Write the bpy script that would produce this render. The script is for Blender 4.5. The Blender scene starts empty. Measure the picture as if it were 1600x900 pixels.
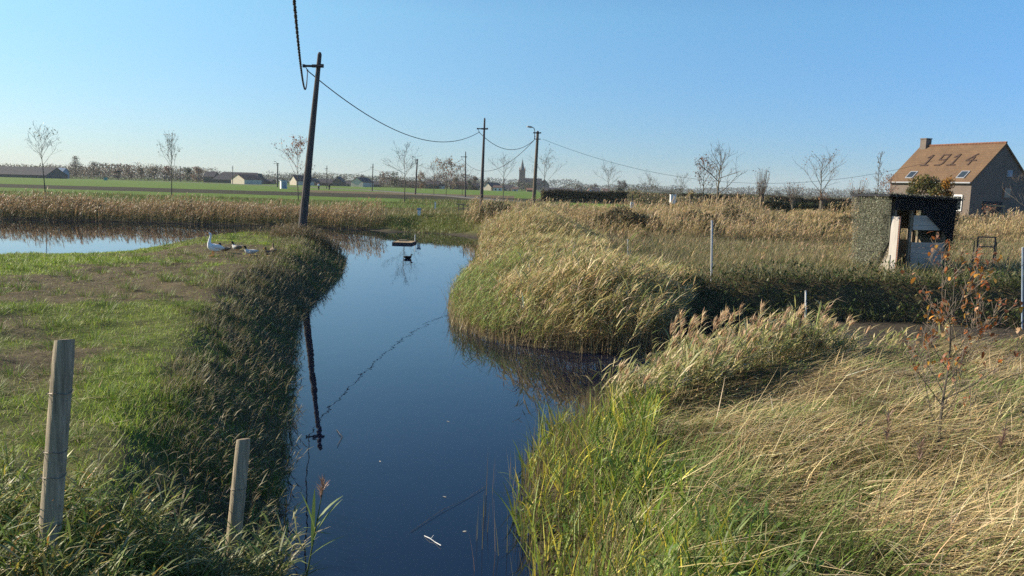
import bpy, math, random
import numpy as np
from mathutils import Matrix, Vector

# ------------------------------------------------------------------ camera, sky, sun, exposure
R = math.radians
scene = bpy.context.scene
COL = scene.collection
FPX, CAM_Z, PITCH, ROLL = 1244.0, 3.4, R(7.25), R(1.62)

cam_data = bpy.data.cameras.new('camera')
cam = bpy.data.objects.new('camera', cam_data)
COL.objects.link(cam)
cam_data.sensor_width = 36.0
cam_data.lens = FPX / 1600.0 * 36.0
cam_data.clip_start, cam_data.clip_end = 0.1, 20000.0
CAM_M = Matrix.Rotation(math.pi / 2 - PITCH, 4, 'X') @ Matrix.Rotation(ROLL, 4, 'Z')
cam.matrix_world = Matrix.Translation((0, 0, CAM_Z)) @ CAM_M
scene.camera = cam

SUN_AZ, SUN_EL = R(-76), R(25)          # azimuth from +Y, clockwise positive
sun_dir = Vector((math.sin(SUN_AZ) * math.cos(SUN_EL), math.cos(SUN_AZ) * math.cos(SUN_EL), math.sin(SUN_EL)))
world = bpy.data.worlds.new('World')
scene.world = world
world.use_nodes = True
wn = world.node_tree
sky = wn.nodes.new('ShaderNodeTexSky')
sky.sky_type = 'NISHITA'
sky.sun_disc = False
sky.sun_elevation = SUN_EL
sky.sun_rotation = SUN_AZ
sky.altitude = 0
sky.air_density = 1.0
sky.dust_density = 0.0
sky.ozone_density = 2.2
bg = wn.nodes['Background']
wb = wn.nodes.new('ShaderNodeVectorMath'); wb.operation = 'MULTIPLY'      # camera white balance: the photograph is balanced cool
wb.inputs[1].default_value = (.90, 1.0, 1.13)
wn.links.new(sky.outputs['Color'], wb.inputs[0])
# the real sky that day: less glare at the horizon, deeper away from the sun (world directions, not picture space)
tcw = wn.nodes.new('ShaderNodeTexCoord')
sep = wn.nodes.new('ShaderNodeSeparateXYZ'); wn.links.new(tcw.outputs['Generated'], sep.inputs[0])
dotu = wn.nodes.new('ShaderNodeVectorMath'); dotu.operation = 'DOT_PRODUCT'
dotu.inputs[1].default_value = (math.sin(SUN_AZ), math.cos(SUN_AZ), 0)
wn.links.new(tcw.outputs['Generated'], dotu.inputs[0])
def wclamp(sock, lo, hi):
    c = wn.nodes.new('ShaderNodeClamp'); c.inputs['Min'].default_value = lo; c.inputs['Max'].default_value = hi
    wn.links.new(sock, c.inputs['Value']); return c.outputs[0]
cu, cz = wclamp(dotu.outputs['Value'], -.4, .8), wclamp(sep.outputs['Z'], 0, .20)
cmb = wn.nodes.new('ShaderNodeCombineXYZ')
for ch_i, (k0, ku, kz) in enumerate(((-1.05, .50, 2.5), (-.79, .20, 2.75), (-.41, -.10, 1.10))):
    m1 = wn.nodes.new('ShaderNodeMath'); m1.operation = 'MULTIPLY_ADD'; m1.inputs[1].default_value = ku; m1.inputs[2].default_value = k0
    wn.links.new(cu, m1.inputs[0])
    m2 = wn.nodes.new('ShaderNodeMath'); m2.operation = 'MULTIPLY_ADD'; m2.inputs[1].default_value = kz
    wn.links.new(cz, m2.inputs[0]); wn.links.new(m1.outputs[0], m2.inputs[2])
    m3 = wn.nodes.new('ShaderNodeMath'); m3.operation = 'EXPONENT'; wn.links.new(m2.outputs[0], m3.inputs[0])
    wn.links.new(m3.outputs[0], cmb.inputs[ch_i])
grade = wn.nodes.new('ShaderNodeVectorMath'); grade.operation = 'MULTIPLY'
wn.links.new(wb.outputs['Vector'], grade.inputs[0]); wn.links.new(cmb.outputs[0], grade.inputs[1])
wn.links.new(grade.outputs['Vector'], bg.inputs['Color'])
bg.inputs['Strength'].default_value = 0.095

sl = bpy.data.lights.new('sun', 'SUN')
sl.energy = 5.0
sl.angle = R(0.5)
sl.color = (1.0, 0.88, 0.70)
sun = bpy.data.objects.new('sun', sl)
sun.rotation_euler = sun_dir.to_track_quat('Z', 'Y').to_euler()
sun.location = (-40, 10, 60)
COL.objects.link(sun)

scene.view_settings.view_transform = 'Standard'
scene.view_settings.look = 'None'
scene.view_settings.exposure = 0.9
scene.view_settings.gamma = 1.0
scene.view_settings.use_curve_mapping = False
scene.cycles.use_denoising = False
scene.cycles.max_bounces = 6
scene.cycles.diffuse_bounces = 2
scene.cycles.glossy_bounces = 3
scene.cycles.transmission_bounces = 3
scene.cycles.volume_bounces = 0
scene.cycles.transparent_max_bounces = 4

# ------------------------------------------------------------------ helpers
CM = np.array(CAM_M.to_3x3())
rng = np.random.default_rng(1914)

def ray(px, py):
    return CM @ np.array([(px - 800) / FPX, (450 - py) / FPX, -1.0])

def gp(px, py, z=0.0):
    """ground point: where the sight line through a photo pixel meets height z"""
    d = ray(px, py)
    t = (z - CAM_Z) / d[2]
    return np.array([d[0] * t, d[1] * t, z])

def at(px, py, Y):
    d = ray(px, py)
    t = Y / d[1]
    return np.array([d[0] * t, Y, CAM_Z + d[2] * t])

def tag(o, label=None, cat=None, group=None, kind=None):
    if label: o['label'] = label
    if cat: o['category'] = cat
    if group: o['group'] = group
    if kind: o['kind'] = kind
    return o

def empty(name, loc, label, cat, group=None, rz=0.0):
    o = bpy.data.objects.new(name, None)
    o.empty_display_size = 0.2
    o.location = tuple(float(v) for v in loc)
    o.rotation_euler = (0, 0, rz)
    COL.objects.link(o)
    return tag(o, label, cat, group)

def copy_tree(o, parent=None):
    c = o.copy()
    COL.objects.link(c)
    if parent: c.parent = parent
    for ch in list(o.children):
        copy_tree(ch, c)
    return c

def vnoise(x, y, scale, seed=0):
    r = np.random.default_rng(seed).random((97, 97))
    u, v = np.asarray(x) / scale + 31.7 * seed, np.asarray(y) / scale + 17.3 * seed
    i, j = np.floor(u).astype(int), np.floor(v).astype(int)
    fu, fv = u - i, v - j
    fu, fv = fu * fu * (3 - 2 * fu), fv * fv * (3 - 2 * fv)
    a, b = r[i % 97, j % 97], r[(i + 1) % 97, j % 97]
    c, d = r[i % 97, (j + 1) % 97], r[(i + 1) % 97, (j + 1) % 97]
    return (a * (1 - fu) + b * fu) * (1 - fv) + (c * (1 - fu) + d * fu) * fv

def fbm(x, y, scale, seed=0):
    return .55 * vnoise(x, y, scale, seed) + .28 * vnoise(x, y, scale / 2.3, seed + 1) + .17 * vnoise(x, y, scale / 5.1, seed + 2)

def sstep(a, b, x):
    t = np.clip((np.asarray(x) - a) / (b - a), 0, 1)
    return t * t * (3 - 2 * t)

def inside(poly, x, y):
    c = np.zeros(x.shape, bool)
    n = len(poly)
    for k in range(n):
        x1, y1 = poly[k]; x2, y2 = poly[(k + 1) % n]
        if y1 == y2: continue
        m = ((y1 > y) != (y2 > y)) & (x < (x2 - x1) * (y - y1) / (y2 - y1) + x1)
        c ^= m
    return c

def pdist(poly, x, y):
    d = np.full(x.shape, 1e9)
    n = len(poly)
    for k in range(n):
        x1, y1 = poly[k]; x2, y2 = poly[(k + 1) % n]
        dx, dy = x2 - x1, y2 - y1
        t = np.clip(((x - x1) * dx + (y - y1) * dy) / (dx * dx + dy * dy + 1e-12), 0, 1)
        d = np.minimum(d, (x - x1 - t * dx) ** 2 + (y - y1 - t * dy) ** 2)
    return np.sqrt(d)

def raw_mesh(name, V, F, cols=None, mat=None, parent=None, smooth=False, loc=None):
    """V (n,3), F (m,4) or list of polygons"""
    me = bpy.data.meshes.new(name)
    if isinstance(F, np.ndarray):
        n, m, k = len(V), len(F), F.shape[1]
        me.vertices.add(n); me.vertices.foreach_set('co', np.ascontiguousarray(V, np.float32).ravel())
        me.loops.add(m * k); me.loops.foreach_set('vertex_index', np.ascontiguousarray(F, np.int32).ravel())
        me.polygons.add(m); me.polygons.foreach_set('loop_start', np.arange(0, m * k, k, dtype=np.int32))
        me.polygons.foreach_set('loop_total', np.full(m, k, np.int32))
        me.update(calc_edges=True)
    else:
        me.from_pydata([tuple(map(float, v)) for v in V], [], F)
        me.update()
    if cols is not None:
        a = me.color_attributes.new('col', 'FLOAT_COLOR', 'POINT')
        c = np.ones((len(V), 4), np.float32); c[:, :3] = cols
        a.data.foreach_set('color', c.ravel())
    if smooth: me.polygons.foreach_set('use_smooth', np.ones(len(me.polygons), bool))
    if mat: me.materials.append(mat)
    o = bpy.data.objects.new(name, me)
    if loc is not None: o.location = tuple(float(v) for v in loc)
    COL.objects.link(o)
    if parent is not None: o.parent = parent
    return o

class MB:
    """collects solids; build() links them as one mesh"""
    def __init__(s): s.V, s.F, s.C = [], [], []
    def add(s, V, F, col=(1, 1, 1)):
        n = len(s.V)
        s.V += [tuple(map(float, v)) for v in V]
        s.C += [col] * len(V)
        s.F += [tuple(i + n for i in f) for f in F]
    def box(s, c, size, rz=0.0, tilt=None, col=(1, 1, 1)):
        hx, hy, hz = size[0] / 2, size[1] / 2, size[2] / 2
        M = Matrix.Rotation(rz, 3, 'Z')
        if tilt: M = M @ Matrix.Rotation(tilt[1], 3, tilt[0])
        V = [M @ Vector((a * hx, b * hy, d * hz)) + Vector(c) for a, b, d in
             ((-1, -1, -1), (1, -1, -1), (1, 1, -1), (-1, 1, -1), (-1, -1, 1), (1, -1, 1), (1, 1, 1), (-1, 1, 1))]
        s.add(V, [(0, 3, 2, 1), (4, 5, 6, 7), (0, 1, 5, 4), (1, 2, 6, 5), (2, 3, 7, 6), (3, 0, 4, 7)], col)
    def tube(s, pts, rad, n=6, cap=True, col=(1, 1, 1), cols=None):
        pts = [Vector(map(float, p)) for p in pts]
        if not hasattr(rad, '__len__'): rad = [rad] * len(pts)
        V, F = [], []
        ref = None
        for i, p in enumerate(pts):
            t = (pts[min(i + 1, len(pts) - 1)] - pts[max(i - 1, 0)])
            t = t.normalized() if t.length > 1e-9 else Vector((0, 0, 1))
            if ref is None: ref = Vector((1, 0, 0)) if abs(t.x) < .8 else Vector((0, 1, 0))
            u = (ref - t * ref.dot(t)).normalized(); ref = u
            w = t.cross(u)
            r = rad[i]
            ru, rw = r if isinstance(r, (tuple, list)) else (r, r)
            for k in range(n):
                a = 2 * math.pi * k / n
                V.append(p + u * (math.cos(a) * ru) + w * (math.sin(a) * rw))
        for i in range(len(pts) - 1):
            for k in range(n):
                F.append((i * n + k, i * n + (k + 1) % n, (i + 1) * n + (k + 1) % n, (i + 1) * n + k))
        if cap:
            F.append(tuple(range(n))[::-1]); F.append(tuple((len(pts) - 1) * n + k for k in range(n)))
        b = len(s.V)
        s.add(V, F, col)
        if cols is not None:
            for i in range(len(pts)):
                for k in range(n): s.C[b + i * n + k] = cols[i]
    def prism(s, poly, z0, z1, col=(1, 1, 1)):
        n = len(poly)
        V = [(x, y, z0) for x, y in poly] + [(x, y, z1) for x, y in poly]
        F = [tuple(range(n))[::-1], tuple(range(n, 2 * n))] + [(k, (k + 1) % n, n + (k + 1) % n, n + k) for k in range(n)]
        s.add(V, F, col)
    def slab(s, quad, th):
        """a thick sheet: four corners, thickness along its own normal"""
        q = [Vector(map(float, p)) for p in quad]
        nrm = (q[1] - q[0]).cross(q[3] - q[0]).normalized() * th
        s.add(q + [p - nrm for p in q], [(0, 1, 2, 3), (7, 6, 5, 4), (0, 4, 5, 1), (1, 5, 6, 2), (2, 6, 7, 3), (3, 7, 4, 0)])
    def build(s, name, mat, parent=None, smooth=False, loc=None):
        return raw_mesh(name, s.V, s.F, np.array(s.C), mat, parent, smooth, loc)

class Blades:
    """ribbons: grass blades, reed stems, leaves, plume hairs (vectorised)"""
    def __init__(s): s.V, s.F, s.C, s.n = [], [], [], 0
    def curve(s, P, h, az, lean, droop, t):
        """point at fraction t along ribbons"""
        K = 6
        q = np.array(P, float)
        for k in range(K):
            f = np.clip(t * K - k, 0, 1)
            th = lean + droop * (k + .5) / K
            q[:, 0] += h / K * f * np.sin(th) * np.cos(az)
            q[:, 1] += h / K * f * np.sin(th) * np.sin(az)
            q[:, 2] += h / K * f * np.cos(th)
        return q
    def add(s, P, h, w, az, lean, droop, col, K=2, profile='blade', twist=None):
        P = np.asarray(P, float); N = len(P)
        if N == 0: return
        h, w, az, lean, droop = [np.broadcast_to(np.asarray(v, float), (N,)) for v in (h, w, az, lean, droop)]
        col = np.broadcast_to(np.asarray(col, float), (N, 3))
        tw = rng.uniform(-.9, .9, N) if twist is None else np.broadcast_to(twist, (N,))
        q = P.copy()
        V = np.zeros((N, K + 1, 2, 3))
        for k in range(K + 1):
            t = k / K
            if profile == 'blade': pr = 1 - .9 * t ** 1.6
            elif profile == 'leaf': pr = .25 + .75 * math.sin(math.pi * min(1, .12 + t * .85)) if k < K else .06
            else: pr = 1 - .5 * t
            ww = w * pr * .5
            a2 = az + math.pi / 2 + tw
            V[:, k, 0] = q; V[:, k, 1] = q
            V[:, k, 0, 0] -= np.cos(a2) * ww; V[:, k, 0, 1] -= np.sin(a2) * ww
            V[:, k, 1, 0] += np.cos(a2) * ww; V[:, k, 1, 1] += np.sin(a2) * ww
            if k < K:
                th = lean + droop * (k + .5) / K
                q = q + np.stack([h / K * np.sin(th) * np.cos(az), h / K * np.sin(th) * np.sin(az), h / K * np.cos(th)], 1)
        base = s.n + np.arange(N)[:, None] * (2 * (K + 1))
        for k in range(K):
            s.F.append(np.stack([base[:, 0] + 2 * k, base[:, 0] + 2 * k + 1, base[:, 0] + 2 * k + 3, base[:, 0] + 2 * k + 2], 1))
        s.V.append(V.reshape(-1, 3)); s.C.append(np.repeat(col, 2 * (K + 1), 0))
        s.n += N * 2 * (K + 1)
    def build(s, name, mat, parent=None, loc=None):
        return raw_mesh(name, np.concatenate(s.V), np.concatenate(s.F), np.concatenate(s.C), mat, parent, False, loc)

def pick(cols, N, p=None, var=.18):
    """a colour per blade from a palette, with value jitter"""
    cols = np.array(cols, float)
    c = cols[rng.choice(len(cols), N, p=p)]
    return np.clip(c * np.exp(rng.normal(0, var, (N, 1))) * np.exp(rng.normal(0, .05, (N, 3))), 0, .9)

# ------------------------------------------------------------------ materials
def principled(name):
    m = bpy.data.materials.new(name); m.use_nodes = True
    return m, m.node_tree, m.node_tree.nodes['Principled BSDF']

def mat_plain(name, col, rough=.8, var=.25, scale=6.0, metal=0.0, bump=.0, stretch=(1, 1, 1), spec=.3, col2=None):
    m, nt, b = principled(name)
    tc = nt.nodes.new('ShaderNodeTexCoord'); mp = nt.nodes.new('ShaderNodeMapping')
    mp.inputs['Scale'].default_value = stretch
    nt.links.new(tc.outputs['Object'], mp.inputs['Vector'])
    nz = nt.nodes.new('ShaderNodeTexNoise'); nz.inputs['Scale'].default_value = scale
    nz.inputs['Detail'].default_value = 6; nz.inputs['Roughness'].default_value = .65
    nt.links.new(mp.outputs['Vector'], nz.inputs['Vector'])
    cr = nt.nodes.new('ShaderNodeValToRGB')
    c2 = col2 or tuple(min(.95, c * (1 + var)) for c in col)
    cr.color_ramp.elements[0].position = .3; cr.color_ramp.elements[1].position = .7
    cr.color_ramp.elements[0].color = (*[c * (1 - var) for c in col], 1)
    cr.color_ramp.elements[1].color = (*c2, 1)
    nt.links.new(nz.outputs['Fac'], cr.inputs['Fac'])
    nt.links.new(cr.outputs['Color'], b.inputs['Base Color'])
    b.inputs['Roughness'].default_value = rough; b.inputs['Metallic'].default_value = metal
    b.inputs['Specular IOR Level'].default_value = spec
    if bump:
        bp = nt.nodes.new('ShaderNodeBump'); bp.inputs['Strength'].default_value = bump
        bp.inputs['Distance'].default_value = .02
        nt.links.new(nz.outputs['Fac'], bp.inputs['Height']); nt.links.new(bp.outputs['Normal'], b.inputs['Normal'])
    return m

def mat_blade(name, trans=.3, rough=.55, spec=.25):
    m, nt, b = principled(name)
    at_ = nt.nodes.new('ShaderNodeAttribute'); at_.attribute_name = 'col'
    b.inputs['Roughness'].default_value = rough; b.inputs['Specular IOR Level'].default_value = spec
    nt.links.new(at_.outputs['Color'], b.inputs['Base Color'])
    tr = nt.nodes.new('ShaderNodeBsdfTranslucent'); nt.links.new(at_.outputs['Color'], tr.inputs['Color'])
    mx = nt.nodes.new('ShaderNodeMixShader'); mx.inputs[0].default_value = trans
    out = nt.nodes['Material Output']
    nt.links.new(b.outputs[0], mx.inputs[1]); nt.links.new(tr.outputs[0], mx.inputs[2]); nt.links.new(mx.outputs[0], out.inputs['Surface'])
    return m

def mat_attr(name, rough=.85, spec=.2, scale=3.0, var=.35, bump=0.0):
    """colour attribute modulated by fine noise (soil, feathers)"""
    m, nt, b = principled(name)
    at_ = nt.nodes.new('ShaderNodeAttribute'); at_.attribute_name = 'col'
    tc = nt.nodes.new('ShaderNodeTexCoord')
    nz = nt.nodes.new('ShaderNodeTexNoise'); nz.inputs['Scale'].default_value = scale; nz.inputs['Detail'].default_value = 8
    nz.inputs['Roughness'].default_value = .7
    nt.links.new(tc.outputs['Object'], nz.inputs['Vector'])
    mr = nt.nodes.new('ShaderNodeMapRange'); mr.inputs['From Min'].default_value = .25; mr.inputs['From Max'].default_value = .75
    mr.inputs['To Min'].default_value = 1 - var; mr.inputs['To Max'].default_value = 1 + var
    nt.links.new(nz.outputs['Fac'], mr.inputs['Value'])
    mu = nt.nodes.new('ShaderNodeVectorMath'); mu.operation = 'MULTIPLY'
    nt.links.new(at_.outputs['Color'], mu.inputs[0]); nt.links.new(mr.outputs['Result'], mu.inputs[1])
    nt.links.new(mu.outputs['Vector'], b.inputs['Base Color'])
    b.inputs['Roughness'].default_value = rough; b.inputs['Specular IOR Level'].default_value = spec
    if bump:
        bp = nt.nodes.new('ShaderNodeBump'); bp.inputs['Strength'].default_value = bump; bp.inputs['Distance'].default_value = .05
        nt.links.new(nz.outputs['Fac'], bp.inputs['Height']); nt.links.new(bp.outputs['Normal'], b.inputs['Normal'])
    return m

def mat_brick(name, c1, c2, mortar, scale=1.0, bw=.22, bh=.075, axis='XZ'):
    m, nt, b = principled(name)
    tc = nt.nodes.new('ShaderNodeTexCoord')
    sp = nt.nodes.new('ShaderNodeSeparateXYZ'); cb = nt.nodes.new('ShaderNodeCombineXYZ')
    nt.links.new(tc.outputs['Object'], sp.inputs[0])
    ad = nt.nodes.new('ShaderNodeMath'); ad.operation = 'ADD'
    nt.links.new(sp.outputs['X'], ad.inputs[0]); nt.links.new(sp.outputs['Y'], ad.inputs[1])
    nt.links.new(ad.outputs[0], cb.inputs['X']); nt.links.new(sp.outputs['Z'], cb.inputs['Y'])
    br = nt.nodes.new('ShaderNodeTexBrick')
    br.inputs['Scale'].default_value = scale; br.inputs['Brick Width'].default_value = bw; br.inputs['Row Height'].default_value = bh
    br.inputs['Mortar Size'].default_value = .008
    br.inputs['Color1'].default_value = (*c1, 1); br.inputs['Color2'].default_value = (*c2, 1); br.inputs['Mortar'].default_value = (*mortar, 1)
    nt.links.new(cb.outputs[0], br.inputs['Vector'])
    nz = nt.nodes.new('ShaderNodeTexNoise'); nz.inputs['Scale'].default_value = .8; nz.inputs['Detail'].default_value = 5
    nt.links.new(tc.outputs['Object'], nz.inputs['Vector'])
    mr = nt.nodes.new('ShaderNodeMapRange'); mr.inputs['To Min'].default_value = .75; mr.inputs['To Max'].default_value = 1.25
    nt.links.new(nz.outputs['Fac'], mr.inputs['Value'])
    mu = nt.nodes.new('ShaderNodeVectorMath'); mu.operation = 'MULTIPLY'
    nt.links.new(br.outputs['Color'], mu.inputs[0]); nt.links.new(mr.outputs['Result'], mu.inputs[1])
    nt.links.new(mu.outputs['Vector'], b.inputs['Base Color'])
    b.inputs['Roughness'].default_value = .85
    return m

M = {}
M['blade'] = mat_blade('grass_blade')
M['reed'] = mat_blade('reed_blade', .28, .5, .3)
M['leaf'] = mat_blade('leaf_blade', .35, .5, .3)
M['ground'] = mat_attr('ground_soil', .95, .1, 7.0, .6, .8)
M['feather'] = mat_attr('feather', .7, .2, 30, .12)
M['bark'] = mat_plain('bark', (.10, .085, .065), .9, .4, 5, bump=.5, stretch=(1, 1, .3))
M['pale_bark'] = mat_plain('pale_bark', (.17, .15, .12), .9, .3, 6, bump=.3)
M['twig'] = mat_plain('twig', (.13, .105, .085), .9, .3, 6)
M['creosote'] = mat_plain('creosoted_wood', (.075, .064, .062), .85, .45, 4, bump=.5, stretch=(4, 4, .25))
M['concrete_pole'] = mat_plain('weathered_pole', (.11, .085, .065), .85, .35, 3, bump=.3, stretch=(3, 3, .3))
M['fence_post'] = mat_plain('weathered_post', (.27, .22, .15), .9, .4, 9, bump=.8, stretch=(4, 4, .22), col2=(.45, .38, .27))
M['post_end'] = mat_plain('post_end_grain', (.22, .17, .11), .9, .35, 30, bump=.5)
M['iron'] = mat_plain('dark_iron', (.05, .05, .055), .6, .3, 8, metal=.4)
M['galv'] = mat_plain('galvanised_steel', (.42, .43, .45), .5, .15, 12, metal=.5)
M['wire'] = mat_plain('wire', (.16, .14, .12), .5, .3, 8, metal=.6)
M['cable'] = mat_plain('cable', (.022, .022, .028), .6, .3, 20)
M['lamp'] = mat_plain('lamp_grey', (.30, .31, .33), .5, .15, 6)
M['white'] = mat_plain('white_paint', (.72, .72, .70), .6, .1, 5)
M['boardwhite'] = mat_plain('faded_white_board', (.52, .47, .42), .8, .2, 5, stretch=(3, 3, .4))
M['yellow'] = mat_plain('yellow_paint', (.55, .36, .05), .6, .2, 5)
M['bluegrey'] = mat_plain('blue_grey_paint', (.22, .28, .36), .6, .2, 5)
M['teal'] = mat_plain('teal_paint', (.05, .25, .25), .6, .2, 5)
M['rawwood'] = mat_plain('raw_wood', (.34, .25, .14), .85, .3, 5, stretch=(1, 1, .3), bump=.3)
M['greywood'] = mat_plain('grey_wood', (.22, .18, .13), .9, .3, 6, stretch=(.4, 2, 2), bump=.4)
M['orange'] = mat_plain('orange_horn', (.65, .25, .04), .5, .15, 10)
M['dark'] = mat_plain('dark_cloth', (.02, .022, .03), .9, .3, 10)
M['whitecloth'] = mat_plain('white_cloth', (.72, .72, .74), .9, .1, 10)
M['skin'] = mat_plain('skin', (.45, .28, .2), .6, .1, 10)
M['glass'] = mat_plain('window_glass', (.03, .04, .05), .08, .2, 2, spec=.6)
M['tile'] = mat_brick('roof_tile', (.142, .082, .039), (.118, .068, .033), (.06, .034, .022), 1.0, .28, .24)
M['darktile'] = mat_plain('dark_tile', (.058, .034, .026), .8, .25, 6)
M['brick'] = mat_brick('brick', (.13, .095, .075), (.095, .07, .058), (.17, .15, .125))
M['brickred'] = mat_brick('red_brick', (.26, .12, .075), (.20, .09, .06), (.26, .22, .18))
M['slate'] = mat_plain('slate_roof', (.055, .05, .055), .75, .25, 1.5)
M['redroof'] = mat_plain('red_roof', (.17, .08, .05), .85, .25, 1.5)
M['brownroof'] = mat_plain('brown_roof', (.12, .07, .055), .85, .25, 1.5)
M['cream'] = mat_plain('cream_wall', (.55, .48, .38), .85, .12, 1.0)
M['whitewall'] = mat_plain('white_wall', (.68, .66, .62), .85, .1, 1.0)
M['asphalt'] = mat_plain('asphalt', (.085, .082, .078), .9, .2, 2)
M['copper'] = mat_plain('spire_slate', (.085, .10, .105), .7, .2, 1)

# water: murky, dark, mirror-smooth with faint ripples
mw, nt, b = principled('pond_water')
b.inputs['Base Color'].default_value = (.002, .005, .018, 1)
b.inputs['Roughness'].default_value = .015
b.inputs['IOR'].default_value = 1.53
tc = nt.nodes.new('ShaderNodeTexCoord'); mp = nt.nodes.new('ShaderNodeMapping'); mp.inputs['Scale'].default_value = (1, .55, 1)
nz = nt.nodes.new('ShaderNodeTexNoise'); nz.inputs['Scale'].default_value = 2.2; nz.inputs['Detail'].default_value = 3
bp = nt.nodes.new('ShaderNodeBump'); bp.inputs['Strength'].default_value = .05; bp.inputs['Distance'].default_value = .04
nt.links.new(tc.outputs['Object'], mp.inputs[0]); nt.links.new(mp.outputs[0], nz.inputs['Vector'])
nt.links.new(nz.outputs['Fac'], bp.inputs['Height']); nt.links.new(bp.outputs['Normal'], b.inputs['Normal'])
M['water'] = mw

# ------------------------------------------------------------------ terrain
g2 = lambda *pts: [tuple(gp(x, y, 0)[:2]) for x, y in pts]
LEFT_EDGE = g2((425, 1100), (440, 900), (452, 750), (463, 600), (474, 500), (518, 452), (536, 430), (542, 402))
W1 = LEFT_EDGE + [(-8.6, 38.6), (-11.5, 39.0), (-14.3, 37.6), (-15.3, 34.5), (-16.6, 31.6), (-19.5, 30.2), (-40, 28.5), (-90, 28),
      (-90, 58), (-30, 58.5), (-15, 58.5), (-11, 57.5)] + \
     g2((600, 363), (640, 363), (690, 366), (746, 372), (748, 385), (744, 400), (720, 440), (697, 480), (705, 512), (760, 533), (800, 540),
        (900, 552), (1000, 555), (1080, 508), (1230, 504), (1400, 507), (1500, 512), (1750, 522),
        (1750, 562), (1500, 562), (1200, 575), (1000, 612), (905, 645), (842, 690), (816, 740), (802, 810), (828, 900), (835, 1100))
W2 = [(15, 53.5), (20, 52.3), (26, 53.4), (30, 55.5), (30, 59.5), (24, 60.5), (17, 58)]
CP = np.array([  # x, y, land height, bank width
    (-5, 5, .95, 1.5), (-4, 10, 1.0, 1.8), (-7, 16, 1.0, 1.9), (-8, 22, 1.0, 2.0), (-10, 30, 1.0, 1.9), (-11, 35, 1.0, 2.0), (-15, 30, .55, 2), (-20, 26, .5, 2.5),
    (-30, 20, .8, 3), (-10, 10, 1.05, 2), (-14, 18, 1.0, 2), (-60, 61, .5, 3), (-40, 61, .5, 3), (-30, 61, .5, 3), (-20, 61, .5, 3), (-13, 61, .5, 3), (-40, 69, 1.1, 3), (-20, 69, 1.1, 3), (-10, 64, .9, 5), (-4, 62, 1.05, 6), (3, 54, 1.0, 3), (2, 40, .7, 3),
    (3, 30, .65, 3), (0, 22, .35, 3), (4, 23, .8, 1.6), (8, 24, 1.05, .9), (12, 24, 1.1, .9), (16, 26, 1.1, .9), (10, 34, .85, 3), (15, 42, .5, 3), (20, 45, .5, 3),
    (28, 45, .8, 3), (20, 70, 1.2, 3), (32, 70, 1.3, 3), (8, 62, 1.15, 3), (40, 50, 1.2, 3), (1.6, 4.5, .9, 1.2), (1.4, 8, .5, 1.5), (3, 8, .8, 2), (2.4, 11, .45, 1.5),
    (6, 10, .9, 2), (8, 14, .75, 2), (5, 4, 1.2, 2), (10, 8, 1.1, 2), (14, 14, .9, 2), (0, 85, 1.3, 3), (-40, 85, 1.25, 3), (40, 90, 1.3, 3)], float)

def H(x, y, detail=True):
    x = np.atleast_1d(np.asarray(x, float)); y = np.atleast_1d(np.asarray(y, float))
    num, wid, den = np.zeros(x.shape), np.zeros(x.shape), np.zeros(x.shape)
    for cx, cy, b_, w_ in CP:
        k = 1 / ((x - cx) ** 2 + (y - cy) ** 2 + .6) ** 1.6
        num += k * b_; wid += k * w_; den += k
    B, Wd = num / den, wid / den
    far = sstep(70, 100, y)
    B = B * (1 - far) + 1.25 * far
    z = B.copy()
    near = (y < 75) & (np.abs(x) < 95)
    if near.any():
        xn, yn = x[near], y[near]
        zn = B[near]; wn_ = Wd[near]
        for poly, mud in ((W1, True), (W2, False)):
            d = pdist(poly, xn, yn); ins = inside(poly, xn, yn)
            floor = -.5 * sstep(0, .9, d)
            if mud:
                mm = sstep(4.2, 6.5, xn) * (yn < 24)
                floor = floor * (1 - mm) + (.05 + .05 * fbm(xn, yn, .8, 5)) * mm
            e = d + .5 * (fbm(xn, yn, .9, 9) - .5) * np.minimum(1, d * 2)
            zn = np.where(ins, floor, np.minimum(zn, -.03 + (B[near] + .03) * sstep(-.05, 1, e / wn_)))
        z[near] = zn
    if detail:
        z = z + (z > .15) * (.13 * (fbm(x, y, 1.3, 3) - .5) + .10 * (fbm(x, y, .42, 13) - .5) * (y < 40) + .22 * (vnoise(x, y, 6, 4) - .5)) * sstep(.1, .6, z) * (y < 90)
        z = z - 1.15 * np.exp(-((y - 93 - .03 * x - 1.2 * vnoise(x, y, 9, 6)) / 1.7) ** 4) * (1 - sstep(-12, -5, x)) * (y > 80)
        z = z + (y > 105) * (y < 162) * (1 - sstep(-18, -8, x)) * .14 * (fbm(x, y, 1.2, 8) - .2)
    return z

def h1(x, y): return float(H(x, y)[0])

def axis(lo, hi, fine0, fine1, step, grow):
    out = list(np.arange(fine0, fine1, step))
    v, s = fine1, step
    while v < hi: out.append(v); s *= grow; v += s
    out.append(hi)
    v, s = fine0 - step, step
    low = []
    while v > lo: low.append(v); s *= grow; v -= s
    low.append(lo)
    return np.array(low[::-1] + out)

def axis_y():
    v, out = 3.0, [-300, -100, -40, -15, -5, 0, 1.5]
    while v < 2700:
        out.append(v); v += max(.13, .0085 * v if v < 170 else .03 * v)
    return np.array(out + [2700.0])

xs = axis(-2600, 2600, -14, 14, .14, 1.045)
ys = axis_y()
X, Yg = np.meshgrid(xs, ys)
Xf, Yf = X.ravel(), Yg.ravel()
Zf = H(Xf, Yf)
nx, ny = len(xs), len(ys)

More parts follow.
